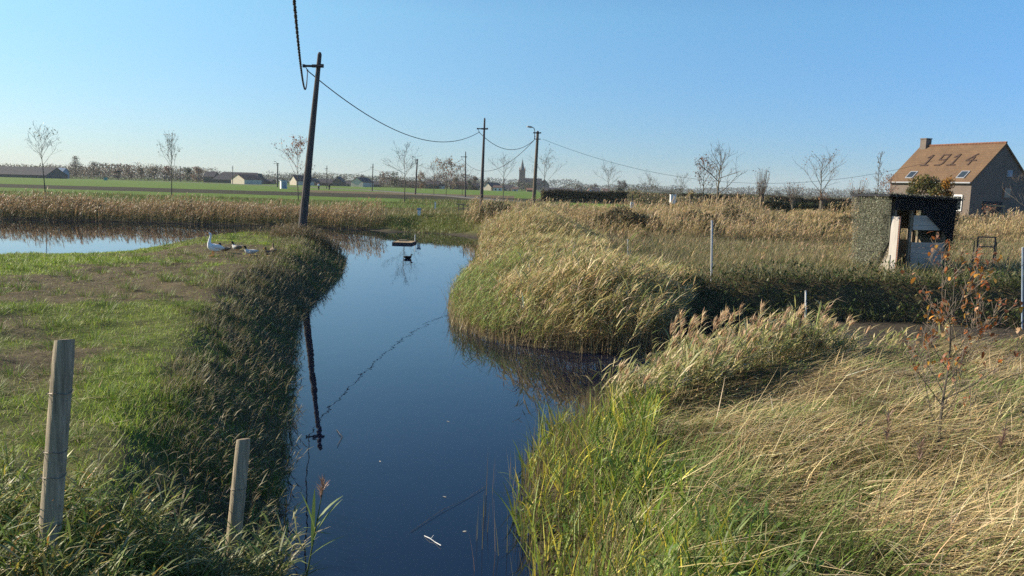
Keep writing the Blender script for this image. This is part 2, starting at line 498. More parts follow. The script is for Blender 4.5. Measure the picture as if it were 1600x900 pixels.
GREEN, DRY, SOIL, MUD, FIELD, PLOUGH = [np.array(c) for c in
    ((.095, .125, .024), (.20, .145, .07), (.105, .082, .046), (.060, .05, .038), (.105, .165, .028), (.042, .038, .022))]
def ground_colour(x, y, z):
    c = np.zeros((len(x), 3))
    n1 = fbm(x, y, 3.5, 11)[:, None]; n2 = fbm(x, y, 1.1, 15)[:, None]
    left = sstep(.42, .58, n1 + .25 * (n2 - .5))
    brownzone = (np.exp(-((x + 8) / 6) ** 4) * sstep(8, 11, y) * (1 - sstep(27, 31, y)))[:, None]
    left = np.clip(left + .5 - 0.75 * brownzone, 0, 1)
    meadow = GREEN * left + SOIL * (1 - left)
    rightc = SOIL * .8 * (1 - .5 * n1) + DRY * .35 * n1
    side = sstep(-2.2, -1.2, x)[:, None]
    c = meadow * (1 - side) + rightc * side
    fy = sstep(56, 64, y)[:, None]
    rough = GREEN * .9 * (1 - n1) + DRY * .55 * n1
    c = c * (1 - fy) + rough * fy
    ff = (y > 80)
    f = np.where(((y > 112) & (y < 152 + .05 * x))[:, None], PLOUGH, FIELD * (0.8 + .4 * n1))
    f = np.where(((y > 152 + .05 * x) & (x > -42 + (y - 160) * -.4) & (x < 0) & (y < 190))[:, None], np.array((.13, .098, .055)) * (.8 + .4 * n1), f)
    f = np.where(((x > 4 + .02 * y) & (y > 119))[:, None], np.array((.075, .085, .04)), f)
    f = np.where((y > 700)[:, None], np.array((.075, .10, .035)), f)
    rightf = sstep(-14, -6, x)[:, None]
    fr = GREEN * 1.0 * (1 - n1) + np.array((.10, .15, .03)) * n1
    fr = np.where(((y > 104) & (y < 112) & (x < 6))[:, None], PLOUGH * 1.2, fr)
    f = np.where((y < 118)[:, None], f * (1 - rightf) + fr * rightf, f)
    lawn = ((x > 5) & (x < 24) & (y > 84) & (y < 119))[:, None]
    f = np.where(lawn, np.array((.10, .19, .025)), f)
    dit = np.exp(-((y - 93 - .03 * x) / 3) ** 4)[:, None] * (x < -8)[:, None]
    f = f * (1 - .7 * dit) + SOIL * .7 * dit
    c = np.where(ff[:, None], f, c)
    bk = ((1 - sstep(.7, 2.0, np.where((y < 45) & (np.abs(x) < 40), pdist(W1, x, y), 9))) * (x < -1) * (y < 40))[:, None]
    c = c * (1 - bk) + np.array((.075, .062, .034)) * bk
    wet = (1 - sstep(.0, .35, z))[:, None] * (y < 75)[:, None]
    return c * (1 - wet) + MUD * wet

Cf = ground_colour(Xf, Yf, Zf)
idx = np.arange(nx * ny).reshape(ny, nx)
F = np.stack([idx[:-1, :-1].ravel(), idx[:-1, 1:].ravel(), idx[1:, 1:].ravel(), idx[1:, :-1].ravel()], 1)
ground = raw_mesh('ground', np.stack([Xf, Yf, Zf], 1), F, Cf, M['ground'], smooth=True)
tag(ground, kind='structure')

water = raw_mesh('water', [(-95, -8, 0), (40, -8, 0), (40, 70, 0), (-95, 70, 0)], [(0, 1, 2, 3)], None, M['water'])
tag(water, kind='structure')

# road that the poles follow
rp = [(6, 96), (-2, 118), (-10, 146), (-22, 176), (-40, 222), (-66, 262), (-110, 320), (-170, 380), (-260, 430)]
rv = []
for i, (x, y) in enumerate(rp):
    a, c = rp[max(i - 1, 0)], rp[min(i + 1, len(rp) - 1)]
    t = np.array([c[0] - a[0], c[1] - a[1]], float); t /= np.linalg.norm(t); n = np.array([-t[1], t[0]]) * 1.4
    rv += [(x + n[0], y + n[1], 1.40), (x - n[0], y - n[1], 1.40)]
road = raw_mesh('road', rv + [(x, y, z - .3) for x, y, z in rv],
    [(2 * i, 2 * i + 1, 2 * i + 3, 2 * i + 2) for i in range(len(rp) - 1)] +
    [(2 * i, 2 * i + 2, len(rv) + 2 * i + 2, len(rv) + 2 * i) for i in range(len(rp) - 1)] +
    [(2 * i + 1, len(rv) + 2 * i + 1, len(rv) + 2 * i + 3, 2 * i + 3) for i in range(len(rp) - 1)], None, M['asphalt'])
tag(road, kind='structure')

# ------------------------------------------------------------------ vegetation scatter
def scatter(poly, dens, d0, power, extra=None, dmin=0.0):
    """points in a world polygon; density `dens` per m2 out to distance d0, then falling with distance"""
    p = np.array(poly); lo, hi = p.min(0), p.max(0)
    n = int(dens * (hi[0] - lo[0]) * (hi[1] - lo[1]))
    n = min(n, 6_000_000)
    x, y = rng.uniform(lo[0], hi[0], n), rng.uniform(lo[1], hi[1], n)
    d = np.hypot(x, y)
    k = rng.random(n) < np.minimum(1, (d0 / np.maximum(d, .1)) ** power)
    k &= np.abs(x) < .72 * y + 2.0
    x, y = x[k], y[k]
    k = inside(poly, x, y)
    x, y = x[k], y[k]
    if extra is not None:
        k = extra(x, y); x, y = x[k], y[k]
    return x, y

def dry(x, y, margin=0.0):
    return ~inside(W1, x, y) & ~inside(W2, x, y) & ((pdist(W1, x, y) > margin) if margin > 0 else True)

STRAW, TAN, RUST, OLIVE, GREENB, LIME, YELL, DULL, DARKG, BROWN = [(.52, .41, .23), (.40, .30, .15), (.30, .17, .075), (.115, .115, .04), (.075, .125, .025),
    (.15, .22, .035), (.48, .40, .055), (.15, .13, .08), (.035, .055, .018), (.16, .11, .06)]

WIND = 0.15   # wind blows to the right (azimuth from +X)

def grass(bl, x, y, h, w, pal, p=None, lean=(.1, .6), droop=(.2, .9), az=None, K=2, var=.2, z=None):
    N = len(x)
    P = np.stack([x, y, (H(x, y) if z is None else z) - .01], 1)
    d = np.hypot(x, y)
    bl.add(P, rng.uniform(*h, N) if isinstance(h, tuple) else h, np.maximum(rng.uniform(*w, N), d * .00045),
           rng.uniform(0, 6.283, N) if az is None else az, rng.uniform(*lean, N), rng.uniform(*droop, N), pick(pal, N, p, var), K)

def reeds(bl, x, y, h, stem_pal, leaf_pal, nleaf, leaf_len, plume=.3, wind=.25, lean=(.0, .18), leaf_w=.016, pn=14, leaf_from=.3, pl_pal=None, z=None, leafp=None, stemp=None, windy=.65):
    N = len(x)
    if N == 0: return
    d = np.hypot(x, y)
    P = np.stack([x, y, (H(x, y) if z is None else z) - .03], 1)
    hh = rng.uniform(*h, N) if isinstance(h, tuple) else h
    az = WIND + rng.normal(0, .9, N)
    ln = rng.uniform(*lean, N); dr = rng.uniform(.0, wind, N) * 1.4
    bl.add(P, hh, np.maximum(.007, d * .0004), az, ln, dr, pick(stem_pal, N, stemp), 3, 'stem')
    for k in range(nleaf):
        t = leaf_from + (.97 - leaf_from) * (k + rng.random(N)) / nleaf
        q = bl.curve(P, hh, az, ln, dr, t)
        a = np.where(rng.random(N) < windy, WIND + rng.normal(0, .7, N), rng.uniform(0, 6.283, N))
        L = rng.uniform(*leaf_len, N)
        bl.add(q, L, np.maximum(leaf_w * rng.uniform(.7, 1.3, N), d * .00055), a, rng.uniform(.35, 1.0, N), rng.uniform(.3, 1.2, N), pick(leaf_pal, N, leafp), 2, 'leaf')
    sel = rng.random(N) < plume
    if sel.any():
        n = int(sel.sum())
        for k in range(pn):
            t = .86 + .14 * (k + .5) / pn
            q = bl.curve(P[sel], hh[sel], az[sel], ln[sel], dr[sel], np.full(n, t))
            bl.add(q, rng.uniform(.09, .19, n), np.maximum(.012, d[sel] * .0008), WIND + rng.normal(0, .6, n), rng.uniform(.1, .7, n), rng.uniform(.2, 1.0, n),
                   pick(pl_pal or [(.30, .20, .12), (.38, .28, .17), (.24, .16, .10)], n), 2, 'leaf')

# --- left meadow
LEFTLAND = LEFT_EDGE + [(-8.6, 38.6), (-11.5, 39.0), (-14.3, 37.6), (-15.3, 34.5), (-16.6, 31.6), (-19.5, 30.2), (-26, 29), (-26, 3.2)]
bl = Blades()
x, y = scatter(LEFTLAND, 1900, 6.5, 1.2)
n1 = fbm(x, y, 3.5, 11); n2 = fbm(x, y, 1.1, 15)
brown = np.exp(-((x + 8) / 6) ** 4) * sstep(8, 11, y) * (1 - sstep(27, 31, y))
lush = np.clip(sstep(.42, .58, n1 + .25 * (n2 - .5)) + .5 - .75 * brown, 0, 1)
k = rng.random(len(x)) < .34 + .66 * lush
x, y, lush, n2 = x[k], y[k], lush[k], n2[k]
g = rng.random(len(x)) < .25 + .75 * lush
grass(bl, x[g], y[g], (.035 + .075 * n2[g] * (1.0 + .6 * rng.random(g.sum()))), (.004, .008), [(.27, .38, .04), (.36, .46, .055), (.19, .26, .04), (.45, .45, .10), (.38, .31, .13)], [.36, .3, .18, .1, .06], lean=(.1, .9))
grass(bl, x[~g], y[~g], (.03, .09), (.004, .008), [(.20, .155, .085), (.36, .28, .16), (.14, .135, .05)], [.4, .25, .35], lean=(.3, 1.4))
# tussocks
tx, ty = scatter(LEFTLAND, 3.2, 12, .9)
k = rng.random(len(tx)) < .75; tx, ty = tx[k], ty[k]
for cx, cy in zip(tx, ty):
    n = int(60 * min(1, 9 / math.hypot(cx, cy))) + 14
    a = rng.uniform(0, 6.283, n); r = .14 * np.sqrt(rng.random(n)); s = rng.uniform(.7, 1.6)
    xx, yy = cx + r * np.cos(a), cy + r * np.sin(a)
    k = ~inside(W1, xx, yy)
    grass(bl, xx[k], yy[k], rng.uniform(.08, .2, k.sum()) * s, (.004, .008), [(.12, .19, .028), (.18, .25, .045), (.14, .14, .045)], [.45, .35, .2], az=a[k], lean=(.1, .8), K=2)
# straw litter
x, y = scatter(LEFTLAND, 45, 9, .8)
k = (y > 7) & (fbm(x, y, 1.2, 19) > .45); x, y = x[k], y[k]
grass(bl, x, y, (.08, .32), (.005, .012), [STRAW, (.40, .32, .2)], lean=(1.4, 1.6), droop=(-.1, .1), z=H(x, y) + .03)
tag(bl.build('meadow_grass', M['blade']), 'short green and brown grass of the left meadow', 'grass', kind='stuff')

# --- left bank: dull tussocky grass hanging over the canal
bl = Blades()
cand = LEFT_EDGE + [(-8.6, 38.6), (-12, 38.6), (-12, 33), (-9.5, 25), (-7.5, 17), (-5, 10), (-4.2, 3.2)]
x, y = scatter(cand, 1000, 6.5, 1.1, lambda x, y: (pdist(W1, x, y) < (.9 + .055 * y) * (.55 + .9 * fbm(x, y, 1.6, 21))))
n = len(x); cl = fbm(x, y, .8, 23)
bank_pal = [(.20, .165, .08), (.26, .21, .115), (.145, .14, .05), (.36, .29, .17), (.12, .145, .035)]
grass(bl, x, y, (.10 + .46 * np.clip(cl - .25, 0, 1) * rng.uniform(.5, 1.2, n)), (.004, .009), bank_pal, [.3, .25, .25, .08, .12], lean=(.05, .7), droop=(.3, 1.3), K=3)
# taller weedy stems with small leaves
x, y = scatter(cand, 55, 7, 1.0, lambda x, y: (pdist(W1, x, y) < (.7 + .05 * y) * (.55 + .9 * fbm(x, y, 1.6, 21))))
reeds(bl, x, y, (.2, .48), [BROWN, DULL], [(.16, .145, .07), (.21, .18, .10), (.12, .13, .04), (.28, .23, .13)], 7, (.07, .16), 0, .4, (0, .5), .012, leaf_from=.1)
# tall bush at the tip
x, y = scatter([(-10.3, 33), (-8.2, 34.5), (-7.7, 36.6), (-8.6, 38), (-11, 38)], 60, 60, 1)
reeds(bl, x, y, (.3, .65), [BROWN, DULL], [(.16, .12, .06), (.11, .10, .05), (.22, .16, .08)], 7, (.12, .25), .0, .4, (0, .45), .02, leaf_from=.1)
tag(bl.build('bank_grass', M['blade']), 'dull olive tussock grass along the left canal bank', 'grass', kind='stuff')

# --- left foreground: lance-leaved stems
bl = Blades()
x, y = scatter([(-4.9, 4.0), (-1.75, 4.2), (-1.9, 5.0), (-2.0, 5.7), (-2.6, 5.9), (-4.9, 5.4)], 150, 20, 1)
k = ~inside(W1, x, y) | (rng.random(len(x)) < .0); x, y = x[k], y[k]
reeds(bl, x, y, rng.uniform(.18, .52, len(x)) * (.6 + .8 * fbm(x, y, .8, 91)), [(.15, .13, .06), (.11, .12, .04)], [(.12, .18, .03), (.18, .23, .045), (.24, .24, .07), (.40, .34, .07), (.48, .24, .04), (.30, .28, .16)], 12, (.11, .24), .0, .5, (0, .35), .014,
      leaf_from=.12, leafp=[.32, .26, .18, .08, .02, .14], windy=.2)
x, y = scatter([(-2.4, 5.2), (-1.85, 5.2), (-1.7, 6.0), (-2.1, 6.2)], 60, 20, 1)
reeds(bl, x, y, (.35, .65), [OLIVE], [(.17, .19, .08), (.25, .25, .13), (.12, .15, .04)], 11, (.16, .3), .0, .6, (0, .4), .018, leaf_from=.2, z=np.maximum(0, H(x, y)))
x, y = scatter([(-2.75, 5.15), (-1.85, 5.15), (-1.72, 5.85), (-2.5, 5.9)], 110, 20, 1)
zg = np.maximum(0, H(x, y))
reeds(bl, x, y, np.clip(.90 - zg + rng.uniform(-.25, .12, len(x)), .15, 1.0), [OLIVE, BROWN], [(.16, .20, .05), (.24, .26, .09), (.12, .15, .04), (.32, .29, .14)], 12, (.12, .26), .0, .5, (0, .35), .016, leaf_from=.3, z=zg, windy=.3)
x, y = scatter([(-3.5, 4.1), (-2.2, 4.1), (-2.3, 4.62), (-3.5, 4.62)], 170, 20, 1)
zg = H(x, y)
reeds(bl, x, y, np.clip(1.27 - zg + rng.uniform(-.30, .08, len(x)), .12, .75), [OLIVE, BROWN], [(.14, .20, .04), (.22, .26, .07), (.11, .15, .04), (.40, .30, .07), (.30, .27, .14)], 12, (.11, .24), .0, .5, (0, .35), .015, leaf_from=.2, windy=.2)
tag(bl.build('leafy_reeds', M['leaf']), 'lance leaved green reeds at the foot of the two posts', 'reeds', kind='stuff')

# --- right foreground: flattened straw-coloured grass
RF = g2((835, 1100), (828, 900), (802, 810), (816, 740), (842, 690), (905, 645), (1000, 612), (1200, 575), (1500, 562), (1750, 562)) + [(14, 14), (9.5, 4.2), (6, 3.2)]
bl = Blades()
x, y = scatter(RF, 880, 6.5, 1.1, lambda x, y: pdist(W1, x, y) > .55)
n = len(x)
gp_ = fbm(x, y, 1.5, 31); sw = fbm(x, y, 1.1, 33)
edge = sstep(2.6, 1.0, pdist(W1, x, y)) * (x < 3.2)
isg = rng.random(n) < np.clip(.24 + .8 * sstep(.47, .62, gp_) + .5 * edge, 0, .9)
az = -.35 + 4.2 * (sw - .5) + rng.normal(0, .75, n)
tap = 1 - .68 * sstep(8.0, 11.5, y)
lodge = fbm(x, y, .7, 37)
s_ = ~isg
straw_pal, straw_p = [(.62, .48, .25), (.55, .42, .21), (.74, .60, .36), (.40, .29, .13), (.28, .24, .10)], [.3, .26, .2, .14, .10]
up_ = s_ & (rng.random(n) < .28); dn_ = s_ & ~up_
grass(bl, x[up_], y[up_], rng.uniform(.25, .75, up_.sum()) * tap[up_], (.004, .009), straw_pal, straw_p, lean=(.2, 1.1), droop=(.2, 1.2), az=az[up_], K=4)
lift = rng.random(dn_.sum()) ** 1.5 * (.10 + .34 * sstep(.35, .7, lodge[dn_])) * tap[dn_]
grass(bl, x[dn_], y[dn_], rng.uniform(.25, .8, dn_.sum()), (.005, .0125), straw_pal, straw_p, lean=(1.0, 1.6), droop=(-.15, .45), az=az[dn_] - .25, K=3, z=H(x[dn_], y[dn_]) + lift)
grass(bl, x[isg], y[isg], rng.uniform(.12, .45, isg.sum()) * tap[isg], (.006, .013), [(.11, .17, .035), (.16, .23, .05), (.22, .24, .08), (.28, .26, .11)], [.3, .3, .25, .15], lean=(.1, .8), droop=(.3, 1.0), az=az[isg], K=3)
tag(bl.build('dry_grass', M['blade']), 'flattened straw coloured grass of the right foreground', 'grass', kind='stuff')

# water-edge iris and sedge
bl = Blades()
x, y = scatter(RF, 260, 30, 1, lambda x, y: (pdist(W1, x, y) < .75) & (x < 3) & (y < 12))
grass(bl, x, y, (.25, .62), (.004, .008), [(.20, .15, .08), (.13, .10, .055), (.27, .22, .10), (.12, .13, .04)], [.35, .3, .2, .15], lean=(0, .14), droop=(.0, .25), K=3)
x, y = scatter(RF, 190, 30, 1, lambda x, y: (pdist(W1, x, y) < 1.5) & (x < 2.6) & (y < 11))
grass(bl, x, y, rng.uniform(.2, .62, len(x)) * (.6 + .8 * fbm(x, y, .6, 35)), (.011, .028), [(.16, .24, .035), (.25, .33, .05), (.58, .50, .06), (.40, .38, .06), (.11, .16, .045)], [.32, .26, .14, .13, .15], lean=(0, .6), droop=(.1, 1.2), K=4)
x, y = scatter(RF, 45, 30, 1, lambda x, y: (pdist(W1, x, y) < 1.7) & (x < 2.4) & (y < 8.5))
k = fbm(x, y, .9, 39) > .53; x, y = x[k], y[k]
reeds(bl, x, y, (.15, .45), [OLIVE], [(.13, .20, .04), (.18, .26, .06), (.09, .14, .035)], 7, (.07, .16), 0, .4, (0, .6), .03, leaf_from=.1, windy=.1)
x, y = scatter([(-.35, 6.2), (.35, 6.0), (.4, 9), (.0, 9.4), (-.35, 8)], 22, 30, 1)
grass(bl, x, y, (.25, .6), (.004, .007), [(.18, .14, .07), (.3, .26, .1)], lean=(0, .15), droop=(0, .2), K=3, z=np.full(len(x), -.03))
tag(bl.build('edge_sedge', M['leaf']), 'upright green and yellow sedge leaves at the right water edge', 'sedge', kind='stuff')

# plumed reeds in front of the inlet
bl = Blades()
PR = g2((930, 640), (1000, 605), (1100, 575), (1280, 560), (1330, 600), (1180, 640), (1040, 690), (950, 690))
x, y = scatter(PR, 62, 60, 1)
x2, y2 = scatter(g2((1280, 570), (1480, 560), (1480, 600), (1290, 610)), 5, 60, 1)
x, y = np.r_[x, x2], np.r_[y, y2]
reeds(bl, x, y, rng.uniform(.4, 1.0, len(x)) * (.35 + 1.1 * fbm(x, y, .9, 45)) * np.where(rng.random(len(x)) < .07, 1.5, 1) * (1 - .45 * sstep(4.6, 6.0, x)), [TAN, (.25, .21, .10)], [(.25, .26, .08), (.38, .33, .14), (.50, .42, .24), (.17, .20, .06)], 8, (.18, .42), .24, .45, (.02, .4), .023, pn=34, pl_pal=[(.42, .28, .16), (.36, .22, .12), (.48, .35, .21)])
x, y = scatter(g2((1000, 600), (1100, 572), (1290, 556), (1330, 575), (1180, 600), (1040, 630)), 9, 60, 1)
reeds(bl, x, y, rng.uniform(.85, 1.35, len(x)) * (1 - .25 * sstep(5.0, 6.5, x)), [(.46, .36, .18), (.38, .30, .15)], [(.42, .36, .16), (.55, .46, .27), (.26, .27, .09)], 6, (.2, .42), .9, .4, (.0, .3), .022, pn=44, leaf_from=.35, pl_pal=[(.52, .36, .21), (.44, .28, .15), (.58, .43, .27)], windy=.9)
tag(bl.build('plumed_reeds', M['reed']), 'plumed reeds with tan seed heads before the muddy inlet', 'reeds', kind='stuff')

# --- promontory reedbed
bl = Blades()
PROM = g2((746, 380), (744, 400), (720, 440), (697, 480), (705, 512), (760, 533), (800, 540), (900, 552), (1000, 557), (1060, 520)) + [(4.8, 21.8), (5.2, 23.5), (3.5, 30), (5, 44), (2, 50), (-1.5, 50)]
x, y = scatter(PROM, 66, 19, .9)
tip = (x < .2 + 3.2 * (fbm(x, y, 1.2, 43) - .5) + rng.normal(0, .35, len(x))) & (y < 28)
front = (1 - sstep(18.8, 23.5, y)) + .95 * sstep(37, 43, y) * (1 - sstep(1.5, 4, x))
hb = rng.uniform(.7, 1.2, len(x)) * (.45 + 1.05 * fbm(x, y, 1.3, 41)) * (.32 + .80 * front) * (1 - .45 * sstep(3.2, 5, x))
hb = np.where(tip, rng.uniform(.35, .85, len(x)), hb)
big = (rng.random(len(x)) < .06) & ~tip
hb = np.where(big, hb * 1.4, hb) * (1 + .35 * sstep(37, 43, y))
a = ~tip
reeds(bl, x[a], y[a], hb[a], [TAN, (.30, .23, .12), (.22, .19, .09)], [(.34, .30, .11), (.50, .39, .18), (.21, .23, .07), (.66, .54, .32), (.36, .23, .10)], 7, (.22, .52), .12, .45, (.0, .42), .027, pn=9,
      leaf_from=.42, leafp=[.28, .24, .24, .12, .12], pl_pal=[(.40, .28, .17), (.48, .35, .23)])
reeds(bl, x[tip], y[tip], hb[tip], [(.26, .2, .1), (.2, .17, .07)], [(.16, .24, .045), (.23, .31, .07), (.34, .33, .09), (.34, .27, .13)], 7, (.15, .35), .02, .3, (.0, .3), .018, leaf_from=.35, leafp=[.33, .3, .2, .17])
# dead stems standing in the water's edge
x, y = scatter(PROM, 110, 18, 1.0, lambda x, y: (pdist(W1, x, y) < .7) & (y < 24))
grass(bl, x, y, (.3, .9), (.007, .013), [TAN, (.24, .18, .09), (.36, .29, .14)], lean=(0, .4), droop=(0, .5), K=3)
tag(bl.build('reed_bed', M['reed']), 'thick reed bed on the point where the canal bends', 'reeds', kind='stuff')

# --- far bank of the inlet: dark brush
bl = Blades()
BK = g2((1075, 512), (1230, 506), (1400, 509), (1500, 514), (1750, 524)) + [(15.5, 22.8), (11, 22.9), (7, 22.8), (4.4, 22.4)]
x, y = scatter(BK, 260, 60, 1, lambda x, y: pdist(W1, x, y) < 2.0)
n = len(x); lump = fbm(x, y, 1.0, 51)
up = rng.random(n) ** 1.2 * (.25 + .75 * lump)
P = np.stack([x, y - .25 * up, H(x, y) + up * .75], 1)
bl.add(P, rng.uniform(.07, .17, n), rng.uniform(.03, .06, n), rng.uniform(0, 6.28, n), rng.uniform(.3, 1.7, n), rng.uniform(0, .8, n),
       pick([(.065, .09, .028), (.085, .115, .032), (.045, .055, .022), (.15, .145, .055)], n, [.35, .3, .25, .1]), 2, 'leaf')
x, y = scatter(BK, 80, 60, 1)
grass(bl, x, y, (.3, .8), (.008, .014), [(.09, .085, .04), (.06, .075, .025), (.15, .125, .07)], lean=(.1, .8), droop=(.5, 1.5), K=3)
tag(bl.build('bank_brush', M['leaf']), 'dark green brush covering the far bank of the muddy inlet', 'brush', kind='stuff')
# weeds on the mud
bl = Blades()
x, y = scatter(g2((1250, 512), (1480, 516), (1560, 545), (1200, 545)), 20, 60, 1, lambda x, y: fbm(x, y, .9, 55) > .5)
grass(bl, x, y, (.08, .3), (.01, .02), [(.10, .11, .04), (.16, .15, .06)], lean=(.2, 1.0), K=2)
tag(bl.build('mud_weeds', M['blade']), 'low green weeds scattered over the inlet mud', 'weeds', kind='stuff')

# --- plateau grass behind the bank
bl = Blades()
PL = [(4.3, 22.3), (7, 22.3), (11, 22.2), (15.5, 22.2), (24, 23), (34, 45), (30, 52), (24, 50.5), (18, 48.5), (13, 48), (8, 45.5), (5, 44), (3.5, 30)]
x, y = scatter(PL, 190, 24, 1.1, lambda x, y: dry(x, y))
gn = fbm(x, y, 3.0, 61)
k = rng.random(len(x)) < sstep(.40, .62, gn) * .6 + .25 * (y < 25)
grass(bl, x[~k], y[~k], rng.uniform(.22, .55, (~k).sum()), (.007, .013), [(.33, .27, .15), (.25, .21, .10), (.19, .17, .075), (.40, .33, .2), (.14, .14, .05)], [.28, .25, .22, .12, .13], lean=(.1, .7), droop=(.3, 1.1), K=3)
grass(bl, x[k], y[k], rng.uniform(.12, .35, k.sum()), (.009, .016), [(.10, .13, .035), (.14, .16, .05), (.07, .095, .03)], lean=(.1, .7), droop=(.3, 1.1), K=3)
x, y = scatter(PL, 2.6, 60, 1, lambda x, y: dry(x, y) & (fbm(x, y, 2.5, 65) > .45))
reeds(bl, x, y, (.3, .75), [BROWN, TAN], [(.36, .28, .14), (.26, .22, .09), (.17, .17, .06), (.32, .19, .09)], 7, (.12, .3), .25, .4, (0, .5), .022, pn=6, leaf_from=.15, windy=.4)
tag(bl.build('rough_grass', M['blade']), 'rough tan and green grass in front of the netted hide', 'grass', kind='stuff')

# --- reeds and weeds of the middle distance on the right
bl = Blades()
MID = [(-1.5, 48), (5, 44.5), (12, 46), (20, 47), (28, 48), (34, 46), (24, 30), (22.5, 24), (40, 30), (60, 70), (50, 80), (5, 76), (-3, 74), (-4, 60), (-2.6, 54)]
x, y = scatter(MID, 8, 60, .8, lambda x, y: ~inside(W2, x, y))
tall = .55 * fbm(x, y, 5.0, 71) + .45 * fbm(x, y, 2.0, 73)
hh = (.22 + 1.20 * sstep(.38, .62, tall)) * (.45 + .55 * sstep(44, 52, y + 3 * fbm(x, y, 4, 75))) * rng.uniform(.65, 1.15, len(x)) * np.where((x > 12) & (x < 31) & (y < 68) & (y > 58), 1.45, 1.0) * (1 - .55 * sstep(62, 72, y)) * np.where(x > 26, 1.15, 1)
reeds(bl, x, y, hh, [TAN, (.26, .18, .09)], [(.42, .30, .14), (.32, .26, .10), (.46, .29, .14), (.22, .21, .08), (.54, .42, .24)], 6, (.2, .5), .35, .3, (0, .22), .03, pn=4, pl_pal=[(.40, .28, .17), (.45, .33, .21)])
x, y = scatter(MID, 30, 60, 1.0, lambda x, y: ~inside(W2, x, y))
grass(bl, x, y, (.25, .7), (.02, .035), [(.30, .22, .11), (.20, .18, .07), (.13, .14, .045), (.33, .2, .1)], [.3, .3, .25, .15], lean=(.1, .7), K=2)
tag(bl.build('distant_reeds', M['reed']), 'tan reeds and weeds between the canal and the long hedge', 'reeds', kind='stuff')

# reeds in front of the second pond
bl = Blades()
x, y = scatter([(10.5, 46.5), (13, 47), (18, 47.5), (24, 49.5), (31, 51.5), (31, 53.5), (24, 51.5), (18, 49.3), (13, 48.8), (10.5, 48)], 26, 60, 1)
k = fbm(x, y, 2.2, 79) > .44; x, y = x[k], y[k]
reeds(bl, x, y, (.35, .95), [TAN, (.28, .22, .10)], [(.38, .29, .14), (.30, .25, .10), (.44, .33, .17)], 6, (.2, .45), .2, .3, (0, .3), .03, pn=4)
# dark scrub; the first clump puts the hollow's shade into dark leaves
for cx, cy, rx, ry, hs, nn in ((7.2, 50.5, 2.3, 1.6, 1.25, 3800), (11.8, 52, 1.6, 1.4, 1.3, 2200), (16.5, 60.5, 1.8, 1.2, 1.2, 1500), (26.5, 62, 2.2, 1.2, 1.2, 1800), (24.5, 47.5, 1.2, .8, .7, 900), (-1.2, 57.0, 1.6, 1.8, 1.3, 2400), (1.5, 66, 1.8, 1.4, 1.0, 1600)):
    a = rng.uniform(0, 6.283, nn); r = np.sqrt(rng.random(nn)); x, y = cx + rx * r * np.cos(a), cy + ry * r * np.sin(a)
    up = hs * np.sqrt(np.maximum(0, 1 - r ** 2)) * (.55 + .9 * fbm(x, y, 1.1, 77)) * rng.random(nn) ** .6
    bl.add(np.stack([x, y, H(x, y) + up], 1), rng.uniform(.1, .25, nn), rng.uniform(.05, .10, nn), rng.uniform(0, 6.28, nn), rng.uniform(.2, 1.6, nn), .3, pick([(.075, .062, .035), (.11, .09, .045), (.07, .08, .03), (.15, .11, .055)], nn), 2, 'leaf')
tag(bl.build('pond_scrub_and_shade', M['reed']), 'dark scrub, partly in place of shade, and low reeds round the second pond', 'scrub', kind='stuff')

# --- far shore reeds behind the left pond
bl = Blades()
FS = [(-62, 58.2), (-30, 58.4), (-15, 58.4), (-11, 57.4), (-9.3, 58.4), (-10.5, 61), (-14, 64.5), (-62, 65)]
x, y = scatter(FS, 16, 200, 1)
hh = rng.uniform(.85, 1.5, len(x)) * (.50 + .95 * fbm(x, y, 3, 81)) * np.where(y > 62, .6, 1)
reeds(bl, x, y, hh, [TAN, (.26, .19, .10)], [(.34, .25, .13), (.27, .21, .10), (.40, .31, .18), (.36, .20, .09), (.18, .16, .07)], 7, (.25, .5), .55, .3, (0, .2), .032, pn=5, leaf_from=.15, pl_pal=[(.42, .31, .2), (.36, .25, .15)])
x, y = scatter([(-62, 62), (-10, 62), (-3, 60), (-2.5, 76), (-62, 78)], 22, 60, 1.0, lambda x, y: dry(x, y))
k = fbm(x, y, 4, 85) > .47
grass(bl, x[k], y[k], (.15, .45), (.02, .035), [(.11, .155, .035), (.15, .19, .05), (.2, .17, .07)], lean=(.1, .7), K=2)
grass(bl, x[~k], y[~k], (.2, .5), (.02, .035), [(.30, .23, .11), (.22, .18, .08), (.14, .14, .05)], lean=(.1, .7), K=2)
x, y = scatter([(-10.5, 57.6), (-2.8, 54.5), (-2.5, 62), (-10, 62)], 150, 200, 1, lambda x, y: dry(x, y))
grass(bl, x, y, (.12, .32), (.02, .035), [(.12, .165, .035), (.17, .19, .05), (.24, .2, .08)], lean=(.1, .8), K=2)
tag(bl.build('far_shore_reeds', M['reed']), 'long belt of tan reeds on the far shore of the left pond', 'reeds', kind='stuff')

# field-side grass fringe
bl = Blades()
x, y = scatter([(-75, 79), (8, 76), (8, 112), (-14, 108), (-14, 90), (-75, 90)], 9, 200, 1)
grass(bl, x, y, (.2, .6), (.03, .05), [(.15, .17, .05), (.24, .19, .09), (.11, .14, .035)], lean=(.1, .8), K=2)
tag(bl.build('verge_grass', M['blade']), 'tufty verge grass beside the field ditch', 'grass', kind='stuff')
#PART2

